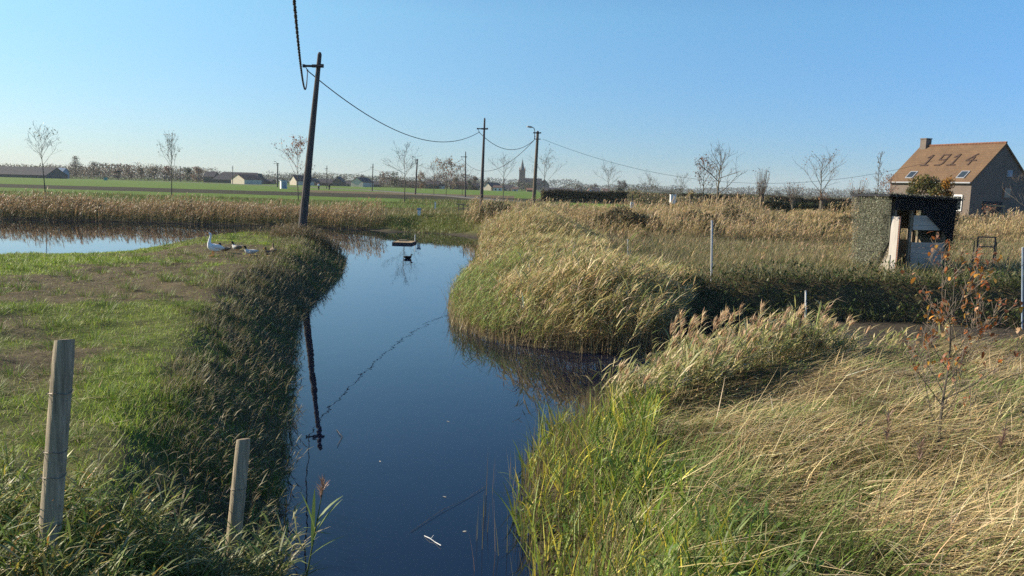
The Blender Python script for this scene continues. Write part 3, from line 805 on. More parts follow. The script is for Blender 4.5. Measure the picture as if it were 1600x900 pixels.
# ------------------------------------------------------------------ trees
def gen_tree(seed, Ht, fork, r0, spread, nlimb, up=(35, 65), nsub=4, ntwig=3, wob=.04, twig_r=.012):
    r = random.Random(seed)
    trunk, crown, tips = MB(), MB(), []
    pts, rad = [], []
    n = 8
    x = y = 0.0
    for i in range(n + 1):
        t = i / n
        pts.append((x, y, -.15 + (Ht * .93 + .15) * t)); rad.append(max(twig_r, r0 * (1 - .9 * t ** .8)))
        x += r.uniform(-1, 1) * wob * Ht / n; y += r.uniform(-1, 1) * wob * Ht / n
    trunk.tube(pts, rad, 6)
    def tp(z):
        f = (z + .15) / (Ht * .93 + .15) * n; i = min(n - 1, int(f)); u = f - i
        return Vector(pts[i]).lerp(Vector(pts[i + 1]), u)
    def branch(mb, p, d, L, r1, depth, sides):
        segs = 4 if depth == 0 else 3
        q = [p.copy()]; dd = d.copy()
        for k in range(segs):
            dd = (dd + Vector((r.uniform(-1, 1), r.uniform(-1, 1), r.uniform(-.5, .9))) * .22).normalized()
            q.append(q[-1] + dd * L / segs)
        mb.tube(q, [max(twig_r * .6, r1 * (1 - .75 * k / segs)) for k in range(segs + 1)], sides, cap=False)
        if depth < 2:
            for k in range(nsub if depth == 0 else ntwig):
                f = r.uniform(.3, 1.0) * segs; i = min(segs - 1, int(f))
                pp = q[i].lerp(q[i + 1], f - i)
                side = Vector((r.uniform(-1, 1), r.uniform(-1, 1), r.uniform(-.2, .9)))
                branch(crown, pp, (dd * .8 + side * .9).normalized(), L * r.uniform(.35, .6), r1 * .45, depth + 1, 3)
        else: tips.append(q[-1])
        if depth >= 1: tips.append(q[-1]); tips.append(q[1])
    for i in range(nlimb):
        t = fork + (.97 - fork) * (i + r.random() * .6) / nlimb
        z = Ht * .93 * t
        a = i * 2.4 + r.uniform(-.5, .5); e = R(r.uniform(*up))
        L = spread * (1 - .62 * ((t - fork) / (1 - fork))) * r.uniform(.75, 1.15)
        d = Vector((math.cos(a) * math.cos(e), math.sin(a) * math.cos(e), math.sin(e)))
        branch(trunk, tp(z), d, L, r0 * .42 * (1 - .5 * t), 0, 4)
    return trunk, crown, tips

def leaf_quads(bl, pts, n, size, pal, jit=.25, seed=0):
    if not pts or n == 0: return
    g = np.random.default_rng(seed)
    A = np.array([tuple(p) for p in pts])
    P = A[g.integers(0, len(A), n)] + g.normal(0, jit, (n, 3))
    bl.add(P, g.uniform(.7, 1.4, n) * size, g.uniform(.5, .9, n) * size, g.uniform(0, 6.28, n), g.uniform(.3, 2.6, n), .3, pick(pal, n), 1, 'stem')

TREEPROTO = {}
def tree(name, loc, label, group=None, cat='tree', rz=0.0, key=None, scale=1.0, leaves=0, leaf_size=.12, leaf_pal=None, leaf_jit=.15, lean=0.0, **kw):
    """bare or thinly leafed tree: trunk (with its limbs) and crown (twigs and leaves)"""
    t = empty(name, loc, label, cat, group, rz)
    t.scale = (scale,) * 3
    t.rotation_euler = (0, lean, rz)
    tr, cr, tips = gen_tree(**kw)
    tr.build('trunk', M['bark'], t)
    c = cr.build('crown', M['twig'], t)
    if leaves:
        b = Blades(); leaf_quads(b, tips, leaves, leaf_size, leaf_pal or [(.22, .12, .05)], leaf_jit, kw['seed'])
        b.build('leaves', M['leaf'], c)
    return t

def crown_tree(name, loc, label, Ht, W, pal, seed, n=900, leaf=.45, base=.15, group=None, trunk_r=.15, lobes=9, fill=1.0, cat='tree', D=None):
    """leafy far tree: a trunk with limbs and a crown of leaf clumps with gaps"""
    g = np.random.default_rng(seed); r = random.Random(seed)
    t = empty(name, loc, label, cat, group)
    D = D or W
    cs, rs = [], []
    for k in range(lobes):
        a = g.uniform(0, 6.28); u = g.random() ** .6; zz = g.uniform(base + .12, .9)
        env = math.sin(math.pi * min(1, max(.05, (zz - base) / (1.0 - base) * .82 + .14))) ** .5
        cs.append((math.cos(a) * u * W * .40 * env, math.sin(a) * u * D * .40 * env, zz * Ht)); rs.append(g.uniform(.15, .27) * min(W, Ht))
    tr = MB(); tr.tube([(0, 0, -.2), (r.uniform(-.1, .1), 0, Ht * .35), (r.uniform(-.2, .2), 0, Ht * .8)], [trunk_r, trunk_r * .75, trunk_r * .2], 6)
    for c in cs: tr.tube([(0, 0, Ht * r.uniform(.15, .5)), (c[0] * .5, c[1] * .5, c[2] * .75), c], [trunk_r * .45, trunk_r * .3, trunk_r * .1], 4, cap=False)
    tr.build('trunk', M['bark'], t)
    cs, rs = np.array(cs), np.array(rs)
    i = g.integers(0, lobes, n); v = g.normal(0, 1, (n, 3)); v /= np.linalg.norm(v, axis=1)[:, None]
    P = cs[i] + v * (rs[i] * g.random(n) ** .45)[:, None] * fill
    P[:, 2] = np.clip(P[:, 2], base * Ht * .6, None)
    b = Blades()
    b.add(P, g.uniform(.6, 1.3, n) * leaf, g.uniform(.4, .9, n) * leaf, g.uniform(0, 6.28, n), g.uniform(.2, 2.9, n), .4, pick(pal, n, None, .25), 1, 'stem')
    b.build('crown', M['leaf'], t)
    return t

def gl(px, py, Y):
    """land point under the photo column px at depth Y (height from the terrain)"""
    p = at(px, py, Y); return (p[0], Y, h1(p[0], Y))

SAP = 'young trees planted along the road'
def sapling(px, Y, py_top, label, seed, spread, fork=.45, nlimb=9, leaves=0, pal=None, size=.13, lean=0.0, rz=0.0, r0=.075, **kw):
    L = gl(px, 300, Y)
    Ht = at(px, py_top, Y)[2] - L[2]
    return tree('young_tree', L, label, SAP, seed=seed, Ht=Ht, fork=fork, r0=r0, spread=spread * 1.3, twig_r=.0125, nlimb=nlimb + 2, leaves=leaves, leaf_size=size, leaf_pal=pal, lean=lean, rz=rz, **kw)

PALE_L = [(.20, .15, .08), (.14, .11, .06), (.25, .18, .09)]
sapling(71, 80, 208, 'thin bare young tree with a flat flaring crown, first from the left edge', 3, 2.2, .52, 9, 60, PALE_L, .16, R(-2))
sapling(268, 96, 211, 'slender young tree with an upright oval crown of sparse dry leaves', 5, 2.1, .40, 12, 130, PALE_L, .15, up=(45, 70))
sapling(466, 94, 217, 'young tree with red-brown leaves behind the leaning pole', 8, 2.4, .38, 11, 420, [(.34, .13, .08), (.27, .14, .08), (.40, .19, .12)], .17)
sapling(632, 90, 228, 'bare wide-crowned young tree beside the distant street lamp', 11, 2.05, .36, 12, 20, PALE_L, .14, up=(20, 60))
sapling(678, 158, 260, 'faint bare young tree left of the russet round one', 14, 2.6, .40, 10, 15, PALE_L, .14)
sapling(697, 150, 260, 'round young tree still full of russet leaves', 17, 3.0, .35, 12, 700, [(.26, .15, .08), (.20, .125, .07), (.31, .19, .10)], .24)
sapling(722, 172, 262, 'half-leafed young tree touching the thin bare pole', 19, 2.6, .38, 10, 140, [(.26, .15, .09), (.2, .13, .08)], .2)
sapling(786, 128, 242, 'bare vase-shaped young tree left of the church spire', 23, 2.2, .46, 10, 15, PALE_L, .14, up=(30, 55))
sapling(849, 121, 243, 'young tree with thin twigs right of the lamp pole at the church', 29, 2.6, .40, 10, 60, PALE_L, .15, R(1))
sapling(951, 122, 268, 'low bare young tree in front of the clipped hedge and lawn', 31, 2.3, .55, 9, 50, PALE_L, .15)

ORCH = 'trees along the clipped hedge'
def htree(name, px, Y, py_top, label, **kw):
    L = gl(px, 310, Y)
    return tree(name, L, label, ORCH, Ht=at(px, py_top, Y)[2] - L[2], **kw)
htree('bare_tree', 1122, 84, 238, 'largest bare tree over the hedge with wide crooked limbs', seed=41, fork=.34, r0=.16, spread=3.6, nlimb=12, up=(15, 60), wob=.1, leaves=30, leaf_pal=PALE_L, nsub=5)
htree('bare_tree', 1099, 88, 250, 'tree with dark red leaves at the left of the largest bare tree', seed=43, fork=.30, r0=.09, spread=2.2, nlimb=12, up=(40, 70), leaves=420, leaf_size=.16, leaf_pal=[(.20, .09, .07), (.16, .09, .06), (.24, .13, .08)])
htree('bare_tree', 1282, 84, 246, 'wide bare tree with fine spreading twigs left of the netted hide', seed=47, fork=.36, r0=.11, spread=3.3, nlimb=13, up=(25, 60), leaves=110, leaf_size=.13, leaf_pal=[(.24, .16, .1), (.18, .13, .09)])
htree('bare_tree', 1014, 118, 276, 'small bare tree above the hedge right of the electric fence box', seed=53, fork=.30, r0=.07, spread=2.4, nlimb=10, leaves=90, leaf_pal=PALE_L)
htree('bare_tree', 1062, 112, 278, 'small vase-shaped bare tree behind the white and yellow cabinet', seed=59, fork=.28, r0=.07, spread=2.3, nlimb=9, up=(50, 70), leaves=20, leaf_pal=PALE_L)
htree('bare_tree', 1370, 66, 231, 'thin upright bare tree behind the roof of the netted hide', seed=61, fork=.30, r0=.06, spread=1.2, nlimb=12, up=(45, 75), leaves=15, leaf_pal=PALE_L)
htree('bare_tree', 1387, 72, 272, 'low tree with pinkish leaves at the left corner of the house', seed=67, fork=.25, r0=.06, spread=1.3, nlimb=10, leaves=260, leaf_size=.14, leaf_pal=[(.32, .17, .13), (.25, .13, .09)])
htree('bare_tree', 1618, 70, 262, 'pale bare shrubby tree against the dark gable of the house', seed=71, fork=.2, r0=.08, spread=2.8, nlimb=14, up=(10, 60), leaves=60, leaf_pal=PALE_L)

def pollard(px, Y, py_head, py_top, label, seed, shoots, pal=None, spread=.25, lpal=None):
    """pollarded willow: short trunk, swollen head, upright shoots"""
    L = gl(px, 320, Y); r = random.Random(seed)
    zh = at(px, py_head, Y)[2] - L[2]; zt = at(px, py_top, Y)[2] - L[2]
    t = empty('pollard_willow', L, label, 'tree', 'pollard willows along the hedge')
    mb = MB(); mb.tube([(0, 0, -.2), (.03, 0, zh * .5), (0, .02, zh * .8), (.02, 0, zh), (0, 0, zh + .22)], [.15, .13, .17, .27, .12], 9)
    mb.build('trunk', M['bark'], t, True)
    c = MB(); tips = []
    for k in range(shoots):
        a = r.uniform(0, 6.28); o = r.uniform(.05, .22); s = r.uniform(.5, 1.0); sp = spread * (zt - zh)
        p0 = (math.cos(a) * o, math.sin(a) * o, zh + r.uniform(-.1, .15)); b_ = r.uniform(0, 1)
        p1 = (math.cos(a) * (o + sp * .5 * b_), math.sin(a) * (o + sp * .5 * b_), zh + (zt - zh) * s * .5)
        p2 = (math.cos(a) * (o + sp * .9 * b_) + r.uniform(-.1, .1), math.sin(a) * (o + sp * .9 * b_), zh + (zt - zh) * s)
        c.tube([p0, p1, p2], [.02, .014, .008], 3, cap=False); tips += [p1, p2, p0]
    cr = c.build('crown', M['twig'], t)
    if lpal:
        b_ = Blades(); leaf_quads(b_, tips, 120, .13, lpal, .14, seed); b_.build('leaves', M['leaf'], cr)
ORN = [(.40, .17, .06), (.30, .13, .05), (.22, .12, .06)]
pollard(1189, 80, 309, 262, 'pollard willow with a dense brush of tall upright shoots', 1, 70, lpal=[(.22, .14, .1)])
pollard(1239, 82, 315, 282, 'pollard willow with short pinkish shoots left of the wide bare tree', 2, 45, spread=.5, lpal=[(.3, .16, .1), (.2, .12, .08)])
pollard(1284, 78, 314, 300, 'low pollard stump with orange sprouts at the foot of the wide bare tree', 3, 30, spread=.7, lpal=ORN)
pollard(1338, 76, 317, 278, 'pollard willow with orange head just left of the netted hide', 4, 40, spread=.45, lpal=ORN)
pollard(1546, 74, 331, 322, 'cut pollard willow with a bushy orange-pink head right of the hide', 6, 34, spread=.9, lpal=[(.42, .2, .12), (.34, .17, .1)])
pollard(1079, 78, 305, 299, 'slim pollard stump with a pale cut top left of the tallest bare tree', 7, 14, spread=.6, lpal=[(.34, .24, .09)])

# shrubs before the house
def shrub(px, Y, py0, py1, W, label, pal, seed, n=1500, leaf=.16, **kw):
    L = gl(px, py0, Y); Ht = at(px, py1, Y)[2] - L[2]
    return crown_tree('leafy_shrub', L, label, Ht, W, pal, seed, n=n, leaf=leaf, base=.08, trunk_r=.06, cat='shrub', **kw)
shrub(1442, 66, 330, 270, 3.2, 'large green-brown shrub in front of the tiled roof', [(.12, .12, .035), (.17, .15, .05), (.09, .10, .03), (.22, .16, .06)], 101, 2600, .2)
shrub(1474, 65, 330, 273, 1.9, 'bright orange autumn shrub in front of the tiled roof', [(.45, .21, .03), (.36, .19, .035), (.28, .16, .04)], 102, 1700, .18)
shrub(1419, 64, 330, 288, 1.5, 'smaller dark green shrub left of the large green-brown one', [(.08, .09, .03), (.12, .11, .04)], 103, 900, .16)

# ------------------------------------------------------------------ hedges
def hedge(label, pts, h, w, pal, seed, name='hedge', n=60, leaf=.17):
    g = np.random.default_rng(seed); b_ = Blades(); mb = MB()
    t = empty(name, (pts[0][0], pts[0][1], h1(*pts[0])), label, 'hedge')
    off = np.array([pts[0][0], pts[0][1], h1(*pts[0])])
    for (x0, y0), (x1, y1) in zip(pts[:-1], pts[1:]):
        L = math.hypot(x1 - x0, y1 - y0); m = int(L * n)
        u = g.random(m); v = g.uniform(-.5, .5, m); x = x0 + (x1 - x0) * u; y = y0 + (y1 - y0) * u
        nxv, nyv = -(y1 - y0) / L, (x1 - x0) / L
        top = h * (.80 + .40 * fbm(x, y, 2.2, seed)); z = top * g.random(m) ** .75
        P = np.stack([x + nxv * v * w, y + nyv * v * w, H(x, y, False) + z], 1) - off
        b_.add(P, g.uniform(.7, 1.3, m) * leaf, g.uniform(.4, .9, m) * leaf, g.uniform(0, 6.28, m), g.uniform(.1, 2.2, m), .3, pick(pal, m, None, .25), 1, 'stem')
    b_.build('foliage', M['leaf'], t)
DH = [(.10, .078, .054), (.13, .10, .068), (.075, .065, .042), (.095, .09, .048)]
pa, pb, pc = at(846, 300, 121)[:2], at(1000, 300, 119)[:2], at(1350, 300, 112)[:2]
hedge('long clipped dark brown hedge behind the bright green lawn', [tuple(pa), tuple(pb), tuple(pc)], 1.75, 1.0, DH, 3, n=700, leaf=.24)
pa, pb = at(1190, 320, 86)[:2], at(1350, 320, 84)[:2]
hedge('lower dark green clipped hedge between the pollard willows', [tuple(pa), tuple(pb)], 1.3, .9, [(.035, .05, .02), (.05, .06, .025), (.045, .04, .025)], 5, n=600, leaf=.18)
pa, pb = at(1478, 330, 82)[:2], at(1680, 330, 80)[:2]
hedge('dark clipped hedge in front of the brick house', [tuple(pa), tuple(pb)], 1.25, .9, [(.035, .045, .02), (.05, .05, .025)], 7, n=600, leaf=.18)

# ------------------------------------------------------------------ background trees
def ftree(px, Y, py_base, py_top, wpx, label, pal, seed, name='distant_tree', group='trees on the far side of the field', **kw):
    p = at(px, py_base, Y); z0 = 1.2
    Ht = at(px, py_top, Y)[2] - z0
    return crown_tree(name, (p[0], Y, z0), label, Ht, wpx * Y / FPX, pal, seed, leaf=.0011 * Y, group=group, base=.04, **kw)
GREYB = [(.11, .09, .075), (.085, .075, .065), (.13, .10, .08)]
RUSTB = [(.19, .10, .06), (.15, .09, .06), (.22, .13, .075)]
GRNB = [(.05, .07, .035), (.07, .085, .04), (.06, .06, .04)]
TANB = [(.16, .125, .08), (.13, .105, .07), (.19, .14, .09)]
ftree(119, 420, 277, 243, 30, 'big round bare-grey tree right of the long dark barn', GREYB, 201, n=1500, lobes=14)
ftree(146, 430, 277, 253, 22, 'second grey tree beside the big round one', GREYB, 202, n=900)
ftree(185, 420, 279, 262, 16, 'dark bushy tree standing in front of the poplar row', GREYB, 203)
ftree(203, 440, 280, 259, 14, 'brown tree at the right end of the poplar row', TANB, 204)
ftree(221, 430, 280, 260, 16, 'pointed brownish tree between two low scrub masses', TANB, 205)
ftree(242, 430, 281, 261, 20, 'pale grey-brown tree left of the slender young tree', TANB, 206)
ftree(263, 430, 282, 259, 18, 'rusty brown tree just behind the slender young tree', RUSTB, 207)
ftree(293, 420, 283, 261, 17, 'dark green conifer-like tree beside the rusty trees', GRNB, 208)
ftree(308, 415, 284, 261, 20, 'large rusty tree left of the pale-gabled farm', RUSTB, 209, n=1200)
ftree(324, 410, 284, 268, 16, 'low rusty tree against the farm roof', RUSTB, 210)
ftree(-12, 400, 276, 251, 24, 'brown tree at the left picture edge over the barn', TANB, 211)
ftree(490, 420, 288, 274, 12, 'small bare tree above the village roofs by the leaning pole', GREYB, 212, n=350)
ftree(537, 420, 290, 275, 17, 'thin bare village tree between two gabled roofs', GREYB, 213, n=380)
ftree(567, 400, 291, 272, 10, 'narrow bare tree right of the pale gable', GREYB, 214, n=260)
ftree(599, 430, 292, 270, 8, 'narrow pale tree left of the dark conifer', GREYB, 215, n=240)
ftree(616, 400, 292, 268, 17, 'dark green spreading conifer beyond the fields', GRNB, 216, n=900)
ftree(657, 330, 292, 266, 18, 'golden-brown tree right of the distant street lamp', [(.25, .15, .09), (.2, .13, .08)], 217, n=1000)
ftree(712, 380, 294, 274, 13, 'pale leafless tree behind the russet young tree', TANB, 218)
ftree(742, 400, 295, 273, 11, 'tall narrow poplar-like tree left of the second pole', GREYB, 219)
ftree(762, 420, 295, 276, 12, 'small bare tree just right of the second pole', GREYB, 220, n=250)
ftree(734, 390, 295, 281, 12, 'dark low conifer among the village gardens', GRNB, 221)
ftree(975, 480, 301, 282, 28, 'broad grey bare tree over the hedge right of the low young tree', GREYB, 222, n=1100)
ftree(925, 900, 298, 284, 26, 'broad pale tree far off beyond the small white houses', GREYB, 223, n=700)
ftree(905, 950, 298, 285, 22, 'rounded pale tree left of the broad far one', GREYB, 224, n=600)
ftree(968, 330, 302, 294, 14, 'dark round bush standing above the hedge', GRNB, 225)
ftree(1214, 900, 306, 299, 18, 'low dark tree on the horizon between the hedge willows', GRNB, 226)
# poplar row
pr = ftree(157, 900, 277, 254, 5.2, 'bare poplar in the pale distant row right of the round tree', [(.14, .13, .125), (.12, .115, .11)], 230, name='poplar', group='row of pale distant poplars', n=260, lobes=8)
for k in range(1, 11):
    c = copy_tree(pr); p = at(157 + 4.6 * k, 277, 900); c.location = (p[0], 900, 1.2)
    c.scale = (1, 1, .92 + .12 * ((k * 7) % 5) / 4); c.rotation_euler = (0, 0, k * 1.3)

# far scrub and treelines that read as one mass
def mass(px0, px1, Y0, Y1, hmin, hmax, n, pal, seed, b_, leaf):
    g = np.random.default_rng(seed)
    px = g.uniform(px0, px1, n); Y = g.uniform(Y0, Y1, n)
    x = (px - 800) / FPX * Y
    f_ = .5 * vnoise(x, np.zeros(n), leaf * 34, seed) + .5 * vnoise(x, np.zeros(n) + 3, leaf * 11, seed + 1)
    top = hmin + (hmax - hmin) * sstep(.15, .85, f_)
    P = np.stack([x, Y, 1.0 + top * g.random(n) ** .8], 1)
    b_.add(P, g.uniform(.6, 1.3, n) * leaf, g.uniform(.5, 1, n) * leaf, g.uniform(0, 6.28, n), g.uniform(.1, 2.6, n), .3, pick(pal, n, None, .2), 1, 'stem')
b_ = Blades()
mass(-60, 340, 425, 470, 3.5, 9.5, 26000, GREYB + TANB + RUSTB[:1] + GRNB[:1], 301, b_, .55)
mass(340, 830, 430, 480, 2.5, 8.0, 22000, GREYB + GRNB, 302, b_, .5)
mass(590, 740, 395, 425, 3.0, 8.5, 9000, GREYB + RUSTB[:1], 303, b_, .5)
mass(840, 1060, 500, 540, 2.0, 6.0, 9000, GREYB + GRNB, 304, b_, .5)
mass(-200, 1900, 1700, 1900, 5, 22, 40000, [(.075, .085, .07), (.09, .09, .08)], 305, b_, 3.0)
mass(1040, 1420, 300, 330, 1.0, 4.0, 9000, GREYB, 306, b_, .4)
mass(975, 1230, 96, 108, .4, 3.0, 9000, [(.20, .15, .085), (.15, .115, .07), (.26, .19, .10), (.12, .12, .05)], 307, b_, .2)
tag(b_.build('distant_treeline', M['leaf']), 'far scrub and woods along the horizon', 'treeline', kind='stuff')

# ------------------------------------------------------------------ buildings
def building(name, label, px0, px1, py_base, py_eave, py_ridge, Y, wall, roof, gable='side', depth=8.0, windows=0, chimney=None, group=None, cat='house', win_mat='glass', rz=0.0, over=.25, hip=0.0):
    """gable='side': ridge runs across the view; 'front': a gable faces the camera"""
    x0, x1 = at(px0, py_base, Y)[0], at(px1, py_base, Y)[0]
    W, cx = x1 - x0, (x0 + x1) / 2
    z0 = 1.0
    ze, zr = at((px0 + px1) / 2, py_eave, Y)[2] - z0, at((px0 + px1) / 2, py_ridge, Y)[2] - z0
    t = empty(name, (cx, Y, z0), label, cat, group, rz)
    a, d = W / 2, depth
    w = MB(); rf = MB()
    if gable == 'side':
        V = [(-a, 0, 0), (a, 0, 0), (a, d, 0), (-a, d, 0), (-a, 0, ze), (a, 0, ze), (a, d, ze), (-a, d, ze), (-a + hip, d / 2, zr - .1), (a - hip, d / 2, zr - .1)]
        w.add(V, [(0, 1, 5, 4), (1, 2, 6, 9, 5), (2, 3, 7, 6), (3, 0, 4, 8, 7), (0, 3, 2, 1)])
        s = over * (zr - ze) / (d / 2)
        rf.slab([(-a - over, -over, ze - s + .06), (a + over, -over, ze - s + .06), (a + over - hip, d / 2, zr + .06), (-a - over + hip, d / 2, zr + .06)], .15)
        rf.slab([(a + over, d + over, ze - s + .06), (-a - over, d + over, ze - s + .06), (-a - over + hip, d / 2, zr + .06), (a + over - hip, d / 2, zr + .06)], .15)
    else:
        V = [(-a, 0, 0), (a, 0, 0), (a, d, 0), (-a, d, 0), (-a, 0, ze), (a, 0, ze), (a, d, ze), (-a, d, ze), (0, 0, zr - .1), (0, d, zr - .1)]
        w.add(V, [(0, 1, 5, 8, 4), (1, 2, 6, 5), (2, 3, 7, 9, 6), (3, 0, 4, 7), (0, 3, 2, 1)])
        s = over * (zr - ze) / a
        rf.slab([(-a - over, d + over, ze - s + .06), (-a - over, -over, ze - s + .06), (0, -over, zr + .06), (0, d + over, zr + .06)], .15)
        rf.slab([(a + over, -over, ze - s + .06), (a + over, d + over, ze - s + .06), (0, d + over, zr + .06), (0, -over, zr + .06)], .15)
    w.build('wall', M[wall], t); r_ = rf.build('roof', M[roof], t)
    for k in range(windows):
        f = MB(); xx = -a + W * (k + .5) / windows; hh = min(1.3, ze * .45)
        f.box((xx, -.03, ze * .5), (min(1.2, W / windows * .45), .1, hh)); f.build('window', M[win_mat], t)
    if chimney is not None:
        c = MB(); c.box((-a + W * chimney, d / 2, zr + .35), (.7, .6, 1.6)); c.box((-a + W * chimney, d / 2, zr + 1.2), (.85, .75, .12)); c.build('chimney', M['brickred'], r_)
    return t

building('barn', 'long low barn with a dark roof at the left picture edge', -60, 71, 277, 272, 259.5, 360, 'brick', 'slate', depth=18, cat='barn')
building('shed_building', 'small blue-grey building right of the long dark barn', 88, 98, 278, 268, 262, 400, 'bluegrey', 'bluegrey', depth=6, cat='building')
building('farm_barn', 'long grey-roofed farm barn behind the pale gable', 332, 404, 286.5, 281, 269, 390, 'brick', 'slate', depth=14, cat='barn', hip=3)
building('farm_barn', 'brown barn with a pale lit gable by the thin pole', 355, 388, 288, 279.5, 272, 350, 'cream', 'brownroof', depth=9, gable='front', cat='barn', rz=R(-35))
building('farmhouse', 'dark brick farmhouse in front of the grey-roofed barn', 318, 334, 286, 276, 268, 395, 'brick', 'slate', depth=8, windows=2)
building('village_house', 'low brown bungalow right of the grey-roofed barn', 404, 424, 287, 283, 280, 400, 'brickred', 'slate', windows=2)
building('village_house', 'dark steep-roofed house at the left end of the village', 396, 406, 287, 280, 271, 430, 'brick', 'slate', gable='front')
building('village_house', 'house with a pale lit gable and a tall dark roof behind the small white hut', 449, 467, 289, 282, 273.5, 380, 'cream', 'slate', depth=10, gable='front', rz=R(-40), chimney=None)
building('village_house', 'pink-walled house just right of the leaning pole', 483, 494, 290, 284, 279, 395, 'brickred', 'slate', gable='front', windows=1)
building('village_house', 'low dark-roofed house behind the two walkers', 494, 521, 291, 286, 279.5, 405, 'brick', 'slate', windows=3)
building('village_house', 'steep dark gable in the middle of the village roofs', 520, 535, 291, 284, 276, 400, 'brick', 'slate', gable='front')
building('village_house', 'low dark row house left of the big pale-edged gable', 534, 548, 291.5, 287, 283, 410, 'cream', 'slate', windows=2)
building('village_house', 'big dark gable with a pale lit left wall', 547, 568, 292, 284, 277, 390, 'cream', 'slate', gable='front', depth=11, rz=R(-18))
building('village_house', 'low house with a long dark roof left of the thin central pole', 568, 592, 292, 288, 282.5, 415, 'brick', 'slate', windows=3)
building('village_house', 'dark-roofed house under the rusty tree by the street lamp', 664, 686, 294, 288, 282, 400, 'brick', 'slate', windows=2)
building('village_house', 'small white-fronted house left of the russet young tree', 683, 693, 295, 290.5, 287.5, 400, 'whitewall', 'slate', windows=1)
building('village_house', 'house with dark roof behind the thin bare pole', 703, 724, 295, 289, 283.5, 410, 'brick', 'brownroof', windows=2)
building('village_house', 'dark roofed house just left of the second pole', 726, 748, 296, 291, 286, 405, 'brick', 'slate', windows=2)
building('village_house', 'blue-grey gabled house with a pale left wall right of the second pole', 754, 768, 298, 291, 285, 390, 'cream', 'slate', gable='front', depth=10, rz=R(-30))
building('village_house', 'white low house left of the bare vase-shaped tree', 771, 784, 298, 293, 290, 385, 'whitewall', 'brownroof', windows=2)
building('village_house', 'pale house with a dark roof between vase-shaped tree and church', 786, 801, 299, 294, 289, 395, 'cream', 'slate', windows=2)
building('village_house', 'small white house at the foot of the church tower', 801, 809, 299, 295.5, 292.5, 390, 'whitewall', 'brownroof', windows=1)
building('village_house', 'low house with a red roof before the church nave', 823, 834, 300, 297, 294, 380, 'brickred', 'redroof', windows=1)
building('village_house', 'long low dark-roofed building right of the church', 852, 882, 301, 298.5, 293.5, 440, 'brick', 'slate', windows=3)
for k, (a, b2, lab, wl, rf_) in enumerate([(884, 898, 'white-walled bungalow, first house right of the long low building', 'cream', 'slate'),
        (899, 914, 'brick-red house with a pale gable over the hedge', 'brickred', 'slate'), (918, 926, 'small white gabled house over the hedge', 'whitewall', 'brownroof'),
        (926, 937, 'dark-roofed house right of the small white gable', 'whitewall', 'slate'), (942, 952, 'last white house over the hedge behind the low young tree', 'whitewall', 'brownroof')]):
    building('village_house', lab, a, b2, 302, 299.0 - (k % 2), 294.5 - (k % 2), 450, wl, rf_, gable='front' if k in (1, 2) else 'side', windows=1 + (k % 2))

# church
Yc = 740
p = at(823, 299, Yc)
ch = empty('church', (p[0], Yc, 1.0), 'brick village church with a slender pointed spire', 'church')
sc = Yc / FPX
def zz(py): return at(823, py, Yc)[2] - 1.0
w = MB(); tx = (815.2 - 823) * sc
w.box((tx, 3, zz(267) / 2), (5.6, 5.6, zz(267)))
w.box((tx - 2.9, 3, zz(281) / 2), (1.0, 3.5, zz(281))); w.box((tx + 2.9, -.1, zz(281) / 2), (.9, .9, zz(281)))
w.box((tx, 3, zz(267) + .25), (6.1, 6.1, .5)); tw = w.build('tower', M['brickred'], ch)
s_ = MB(); zb, zt = zz(267) + .5, zz(248.5)
ring = lambda r_, z: [(tx + math.cos(R(22.5 + 45 * k)) * r_, 3 + math.sin(R(22.5 + 45 * k)) * r_, z) for k in range(8)]
V = ring(2.9, zb) + ring(1.9, zb + (zt - zb) * .2) + ring(.08, zt)
s_.add(V, [tuple(range(8))[::-1]] + [(8 * j + k, 8 * j + (k + 1) % 8, 8 * j + 8 + (k + 1) % 8, 8 * j + 8 + k) for j in (0, 1) for k in range(8)] + [tuple(range(16, 24))])
s_.tube([(tx, 3, zt - .2), (tx, 3, zt + 1.6)], .08, 5); s_.build('spire', M['copper'], tw)
for sx, sy in ((-1, -1), (1, -1), (1, 1), (-1, 1)):
    q = MB(); q.tube([(tx + sx * 2.4, 3 + sy * 2.4, zb - .3), (tx + sx * 2.4, 3 + sy * 2.4, zb + 1.2), (tx + sx * 2.4, 3 + sy * 2.4, zb + 3.4)], [.45, .45, .05], 6); q.build('pinnacle', M['brickred'], tw)
for k in range(2):
    f = MB(); f.box((tx - .9 + 1.8 * k, .14, zz(272)), (.8, .16, 2.6)); f.build('belfry_opening', M['glass'], tw)
